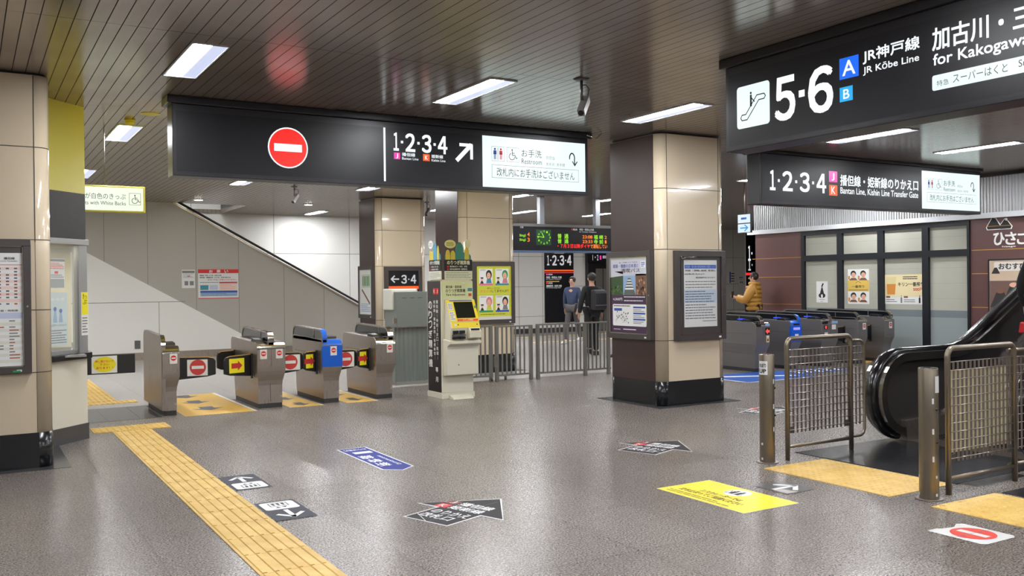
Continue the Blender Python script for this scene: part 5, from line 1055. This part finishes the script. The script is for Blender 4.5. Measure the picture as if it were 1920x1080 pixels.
# black platform board on the far wall
def f4(s, w_, h):
    s.rect(0, 0, w_, h, signblack, 1); dl2 = MATS['dim_lit_white']; s.digits('1·2·3·4', .09 * w_, .80 * h, .93 * w_, .935 * h, dl2); s.rect(0, .715 * h, w_, .735 * h, eO, 2); s.rect(0, .69 * h, w_, .70 * h, lr, 2); s.rrect(.33 * w_, .965 * h, .68 * w_, h, .02, dl2, 2)
    for y, mt in ((.66, eP), (.54, lr)): s.rect(.06 * w_, y * h, .11 * w_, (y + .02) * h, mt, 2); s.text('播但線' if y > .6 else '姫新線', .13 * w_, y * h, .27 * w_, (y + .02) * h, dl2, .02, 2)
    s.text('寺前・和田山 方面', .06 * w_, .615 * h, .58 * w_, .645 * h, dl2, .03, 2); s.text('for Teramae, Wadayama', .06 * w_, .595 * h, .55 * w_, .61 * h, dl2, .01, 2); s.rect(.06 * w_, .565 * h, .5 * w_, .58 * h, tgold, 2); s.text('播磨新宮・佐用 方面', .06 * w_, .495 * h, .58 * w_, .525 * h, dl2, .03, 2); s.text('for Harima-Shingu, Sayo', .06 * w_, .475 * h, .55 * w_, .49 * h, dl2, .01, 2)
notice('platform_board', (16.25, 25.3, .33), (1, 0, 0), 1.16, 2.36, 'tall black platform board reading 1-2-3-4 with orange stripe on the far wall', f4, 'sign', .05)
t = thing('elevator_portal', (19, 25.2, 0), 'black portal with grey doors left behind the middle column', 'elevator')
m = MB(); m.box(17.92, 20.2, 25.12, 25.3, 0, 2.75, M('portal_black', (22, 21, 23), .35)); m.build('portal', t); MB().box(18.22, 19.4, 25.10, 25.125, .02, 2.1, M('door_grey', (120, 116, 110), .35, .4)).build('door', t); m = MB(); m.box(18.5, 18.52, 25.09, 25.1, .02, 2.1, black); m.box(18.8, 18.82, 25.09, 25.1, .02, 2.1, black); m.build('door_seams', t)
s = Sheet((17.85, 25.05, 2.3), (1, 0, 0), (0, 0, 1)); s.slab(0, 0, 1.8, .38, .06, signblack); s.text('1・2', .2, .08, .44, .26, MATS['dim_lit_white'], .02, 1); s.rect(.5, .1, .56, .24, eP, 1); s.text('3・4', .85, .1, 1.08, .27, MATS['dim_lit_white'], .02, 1); s.rect(1.12, .12, 1.18, .25, lr, 1); s.text('播但線', .62, .14, .8, .24, MATS['dim_lit_white'], .02, 1); s.build('sign_strip', t)
# black boards beyond the middle column, right of it
def f5(s, w_, h):
    s.rect(0, 0, w_, h, signblack, 1); s.digits('1·2·3·4', .12, h - 1.1, 1.5, h - .55, eW); s.rect(0, h * .28, w_, h * .32, lr, 2); s.digits('1·2·3·4', .12, h * .36, 1.5, h * .54, MATS['dim_lit_white'])
notice('platform_board', (25.3, 25.3, 1.2), (1, 0, 0), 1.7, 2.3, 'black platform board showing large 1 beyond the middle column', f5, 'sign', .05)
def f6(s, w_, h): s.rect(0, 0, .25 * w_, h, tblue, 1); s.greek(.3 * w_, .05 * h, .95 * w_, .95 * h, 4, tblack, 1)
notice('wall_notice', (24.5, 25.3, 1.56), (1, 0, 0), .26, .42, 'small notice with blue edge on the far wall behind the gates', f6)
notice('wall_notice', (24.98, 25.3, 1.5), (1, 0, 0), .22, .3, 'small pale notice right beside the blue edged one', n1)
t = thing('direction_sign', (13.45, 13.4, 2.55), 'small hanging white sign with a cyan arrow beside the middle column', 'sign')
ew2 = G('lit_ice', (220, 238, 250), 1.0); ar = G('lit_azure', (40, 150, 220), 1.)
MB().box(13.43, 13.47, 13.26, 13.62, 2.58, 2.96, frame_black).build('frame', t)
for sg, xx in ((-1, 13.428), (1, 13.472)):
    s = Sheet((xx, 13.62 if sg < 0 else 13.26, 2.58), (0, sg, 0), (0, 0, 1)); s.rect(.01, .20, .35, .37, ew2, 1); s.rect(.01, .01, .35, .18, ew2, 1); s.stroke([(.08, .1), (.27, .1)], .025, ar, 2); s.stroke([(.2, .16), (.28, .1), (.2, .04)], .025, ar, 2); s.rect(.1, .27, .25, .31, tblue, 2); s.build('lit_face', t)
MB().cyl((13.45, 13.44, 2.96), (13.45, 13.44, ZC), .012, steel).build('hanger', t)

# ================================================================== PEOPLE
def skin(name, nd, ed, mt, parent, sub=2, root=0):
    me = bpy.data.meshes.new(name); names = list(nd); I = WM[parent].inverted() if parent else Matrix()
    me.from_pydata([nd[k][0] for k in names], [(names.index(a), names.index(b)) for a, b in ed], []); o = bpy.data.objects.new(name, me); COL.objects.link(o)
    md = o.modifiers.new('s', 'SKIN'); md.use_smooth_shade = True
    for i, k in enumerate(names):
        v = me.skin_vertices[0].data[i]; r = nd[k][1]; v.radius = r if isinstance(r, tuple) else (r, r); v.use_root = (i == root)
    sb = o.modifiers.new('u', 'SUBSURF'); sb.levels = sub; sb.render_levels = sub
    dg = bpy.context.evaluated_depsgraph_get(); nm = bpy.data.meshes.new_from_object(o.evaluated_get(dg)); bpy.data.objects.remove(o)
    nm.materials.clear(); nm.materials.append(mt); nm.name = name
    for p in nm.polygons: p.use_smooth = True; p.material_index = 0
    q = bpy.data.objects.new(name, nm); COL.objects.link(q); q.parent = parent; WM[q] = WM[parent]; return q
skinmat = M('skin', (206, 160, 134), .5); hairm = M('black_hair', (32, 27, 26), .5)
def person(loc, rz, label, jacket, trous, shoe, stride=0., h=1.7, arms='down', puffy=0., phone=False, long_hair=False):
    t = thing('person', loc, label, 'person', None, rz); k = h / 1.7
    V = lambda x, y, z: Vector((x * k, y * k, z * k))
    # local frame: facing -y, left side is +x
    sr, sl = stride, -stride
    if arms == 'phone': eR_, hR = V(-.24, -.12, 1.12), V(-.12, -.34, 1.18)
    else: eR_, hR = V(-.25, .03 + sr * .2, 1.12), V(-.25, -.06 + sr * .5, .88)
    eL_, hL = V(.25, .03 - sr * .2, 1.12), V(.25, -.06 - sr * .5, .88)
    if arms == 'phone': eR_, hR = V(-.25, .03, 1.12), V(-.25, -.06, .88); eL_, hL = V(.25, -.12, 1.10), V(.17, -.34, 1.17)
    hipL, hipR = V(.09, 0, .92), V(-.09, 0, .92); kL = V(.095, -.03 - sl * .35, .50); kR = V(-.095, -.03 - sr * .35, .50)
    aL = V(.095, .03 - sl * .9, .09 + (.05 if sl < 0 else 0)); aR = V(-.095, .03 - sr * .9, .09 + (.05 if sr < 0 else 0))
    nd = {'pel': (V(0, 0, .95), (.145 * k, .10 * k)), 'wai': (V(0, 0, 1.1), (.125 * k, .09 * k)), 'che': (V(0, .0, 1.3), (.155 * k, .10 * k)), 'nk0': (V(0, .01, 1.42), .075 * k), 'nk': (V(0, .0, 1.48), .05 * k), 'jaw': (V(0, -.015, 1.545), (.062 * k, .07 * k)), 'hd': (V(0, 0, 1.61), (.076 * k, .09 * k)), 'top': (V(0, .005, 1.665), (.06 * k, .07 * k)),
          'shL': (V(.17, .0, 1.37), .055 * k), 'eL': (eL_, .04 * k), 'hL': (hL, .026 * k), 'shR': (V(-.17, .0, 1.37), .055 * k), 'eR': (eR_, .04 * k), 'hR': (hR, .026 * k),
          'hiL': (hipL, .085 * k), 'kL': (kL, .055 * k), 'aL': (aL, .036 * k), 'tL': (aL + V(0, -.15, -.055), .03 * k), 'hiR': (hipR, .085 * k), 'kR': (kR, .055 * k), 'aR': (aR, .036 * k), 'tR': (aR + V(0, -.15, -.055), .03 * k)}
    ed = [('pel', 'wai'), ('wai', 'che'), ('che', 'nk0'), ('nk0', 'nk'), ('nk', 'jaw'), ('jaw', 'hd'), ('hd', 'top'), ('che', 'shL'), ('shL', 'eL'), ('eL', 'hL'), ('che', 'shR'), ('shR', 'eR'), ('eR', 'hR'), ('pel', 'hiL'), ('hiL', 'kL'), ('kL', 'aL'), ('aL', 'tL'), ('pel', 'hiR'), ('hiR', 'kR'), ('kR', 'aR'), ('aR', 'tR')]
    for S, hp, ep in (('L', hL, eL_), ('R', hR, eR_)):
        d = (hp - ep).normalized(); sgn = 1 if S == 'L' else -1; side = d.cross(Vector((sgn, 0, 0))).normalized(); pc = hp + d * .05 * k
        nd['p' + S] = (pc, (.034 * k, .02 * k)); ed.append(('h' + S, 'p' + S))
        for i in range(4):
            off_ = side * (i - 1.5) * .019 * k; b = pc + d * .035 * k + off_; cur = Vector((-sgn, 0, 0)); ln = (.032, .04, .038, .03)[i] * k
            m1 = b + d * ln + cur * .006 * k; e = m1 + d * ln * .7 + cur * .02 * k
            for nm_, pt in (('a', b), ('b', m1), ('c', e)): nd['f%s%d%s' % (S, i, nm_)] = (pt, .0085 * k)
            ed += [('p' + S, 'f%s%da' % (S, i)), ('f%s%da' % (S, i), 'f%s%db' % (S, i)), ('f%s%db' % (S, i), 'f%s%dc' % (S, i))]
        th = pc - side * .035 * k - d * .01 * k; nd['t' + S + '1'] = (th, .011 * k); nd['t' + S + '2'] = (th + d * .035 * k - side * .012 * k, .009 * k); ed += [('p' + S, 't' + S + '1'), ('t' + S + '1', 't' + S + '2')]
    loc_ = {a: (WM[t] @ b[0], b[1]) for a, b in nd.items()}
    def sk(nm, dct, e, mt, sub=2): return skin(nm, dct, e, mt, t, sub)
    body = sk('body', nd, ed, skinmat)
    e_ = .02 + puffy
    jn = {a: (nd[a][0].copy(), tuple((q + e_ * k) for q in (nd[a][1] if isinstance(nd[a][1], tuple) else (nd[a][1],) * 2))) for a in ('pel', 'wai', 'che', 'nk0', 'shL', 'eL', 'hL', 'shR', 'eR', 'hR')}
    jn['pel'] = (V(0, 0, .90), tuple(q * 1.02 for q in jn['pel'][1])); jn['nk0'] = (V(0, .01, 1.44), (.075 * k + puffy * .6,) * 2)
    sk('jacket', jn, [('pel', 'wai'), ('wai', 'che'), ('che', 'nk0'), ('che', 'shL'), ('shL', 'eL'), ('eL', 'hL'), ('che', 'shR'), ('shR', 'eR'), ('eR', 'hR')], jacket)
    tn = {a: (nd[a][0].copy(), tuple((q + .016 * k) for q in (nd[a][1] if isinstance(nd[a][1], tuple) else (nd[a][1],) * 2))) for a in ('pel', 'hiL', 'kL', 'aL', 'hiR', 'kR', 'aR')}
    for a in ('aL', 'aR'): tn[a] = (tn[a][0], (.06 * k, .06 * k))
    sk('trousers', tn, [('pel', 'hiL'), ('hiL', 'kL'), ('kL', 'aL'), ('pel', 'hiR'), ('hiR', 'kR'), ('kR', 'aR')], trous)
    W = WM[t]
    for S, an in (('L', aL), ('R', aR)):
        m = MB(); c = an + V(0, -.06, -.045)
        prof = [(c.y + .11 * k, c.z - .042 * k), (c.y - .15 * k, c.z - .042 * k), (c.y - .165 * k, c.z - .015 * k), (c.y - .12 * k, c.z + .01 * k), (c.y - .03 * k, c.z + .045 * k), (c.y + .10 * k, c.z + .05 * k)]
        m.px(prof, c.x - .045 * k, c.x + .045 * k, shoe); m.v = [tuple(W @ Vector(v)) for v in m.v]; m.build('shoe', t, .015)
    m = MB(); m.ball(V(0, .012, 1.63), (.088 * k, .102 * k, .095 * k), hairm, 16, 12)
    m.v = [(v[0], v[1] if v[1] > -.055 * k or v[2] > 1.675 * k else -.055 * k + (v[1] + .055 * k) * .1, v[2]) for v in m.v]
    if long_hair: m.ball(V(0, .06, 1.52), (.08 * k, .05 * k, .12 * k), hairm, 14, 10)
    m.v = [tuple(W @ Vector(v)) for v in m.v]; m.build('hair', t)
    m = MB(); m.ball(V(.03, -.083, 1.612), .010 * k, black, 8, 6); m.ball(V(-.03, -.083, 1.612), .010 * k, black, 8, 6); m.v = [tuple(W @ Vector(v)) for v in m.v]; m.build('eyes', t)
    m = MB(); m.ball(V(0, -.095, 1.585), (.012 * k, .018 * k, .02 * k), skinmat, 8, 6); m.ball(V(.082, .0, 1.59), (.012 * k, .02 * k, .03 * k), skinmat, 8, 6); m.ball(V(-.082, .0, 1.59), (.012 * k, .02 * k, .03 * k), skinmat, 8, 6); m.v = [tuple(W @ Vector(v)) for v in m.v]; m.build('nose_and_ears', t)
    m = MB(); m.ball(V(0, -.083, 1.548), (.022 * k, .006 * k, .006 * k), M('lips', (170, 96, 88), .5), 8, 6); m.v = [tuple(W @ Vector(v)) for v in m.v]; m.build('mouth', t)
    return t, W, k, hR, hL
navyj = M('navy_jacket', (48, 62, 92), .7); greyt = M('grey_trousers', (84, 80, 80), .8); blk = M('black_cloth', (24, 24, 27), .75); wsh = M('white_shoes', (220, 220, 220), .5); bsh = M('black_shoes', (20, 20, 20), .4)
mus = M('mustard_puffer', (178, 130, 52), .45)
person((13.95, 20.3, 0), R(-60), 'person in navy jacket and grey trousers walking past the black platform board', navyj, greyt, wsh, .28, 1.78)
t2, W2, k2, _, _ = person((11.93, 16.6, 0), R(170), 'person in black seen from behind, standing at the far railing', blk, blk, bsh, .05, 1.82)
# backpack carried by that person
bp = thing('backpack', (11.93 + .0, 16.6 - .2, 1.0), 'black backpack with grey piping worn by the person in black at the railing', 'backpack')
m = MB(); m.px([(16.26, 1.02), (16.23, 1.1), (16.24, 1.38), (16.29, 1.46), (16.42, 1.46), (16.43, 1.02)], 11.76, 12.09, M('backpack_black', (34, 34, 38), .6)); m.build('pack', bp, .03)
MB().box(11.77, 12.08, 16.222, 16.23, 1.115, 1.13, tgrey).build('zip', bp)
for dx in (-.1, .1): MB().tube([(11.925 + dx, 16.47, 1.45), (11.925 + dx, 16.58, 1.50), (11.925 + dx, 16.74, 1.42), (11.925 + dx, 16.76, 1.2), (11.925 + dx, 16.6, 1.06), (11.925 + dx, 16.47, 1.05)], .014, blk, 8).build('strap', bp)
person((12.28, 15.9, 0), R(-80), 'person in dark clothes half hidden at the left edge of the middle column', navyj, blk, bsh, .15, 1.75)
# puffer jacket person beyond the right gates
t3, W3, k3, _, hR3 = person((15.72, 15.45, 0), R(212), 'person in mustard yellow puffer jacket behind the right row of gates', mus, blk, bsh, .0, 1.80, 'phone', .045)
m = MB()
for i, z in enumerate((.93, 1.02, 1.11, 1.2, 1.29, 1.38)):
    rr = (.195, .19, .185, .19, .2, .19)[i]; m.tube([(W3 @ Vector((rr * math.cos(a * .5236), rr * .72 * math.sin(a * .5236), z * k3))) for a in range(12)], .05, mus, 10, True)
m.build('quilted_rolls', t3)
m = MB(); m.tube([(W3 @ Vector((.11 * math.cos(a * .5236), .02 + .1 * math.sin(a * .5236), 1.47 * k3))) for a in range(12)], .045, mus, 10, True); m.build('collar', t3)
hp = W3 @ (hR3 + Vector((0, -.085, .05))); ph = MB(); ph.box(hp.x - .04, hp.x + .04, hp.y - .006, hp.y + .006, hp.z - .06, hp.z + .09, black); tag(ph.build('smartphone', None, .004), 'black phone held by the person in the mustard puffer jacket', 'phone')
# rider on the escalator
person((9.70, 5.38, .426), R(95), 'person in dark winter clothes riding the escalator, cut by the right edge', blk, M('dark_jeans', (38, 44, 60), .8), bsh, .02, 1.68)
bgm = M('red_bag', (206, 40, 48), .4); bg = thing('handbag', (9.50, 5.49, 1.03), 'small red bag carried by the person on the escalator', 'bag'); MB().px([(5.44, 1.03), (5.43, 1.13), (5.52, 1.15), (5.54, 1.03)], 9.44, 9.56, bgm).build('bag_body', bg, .015); MB().tube([(9.46, 5.48, 1.14), (9.48, 5.48, 1.20), (9.53, 5.48, 1.20), (9.55, 5.48, 1.14)], .006, black, 8).build('bag_handle', bg)
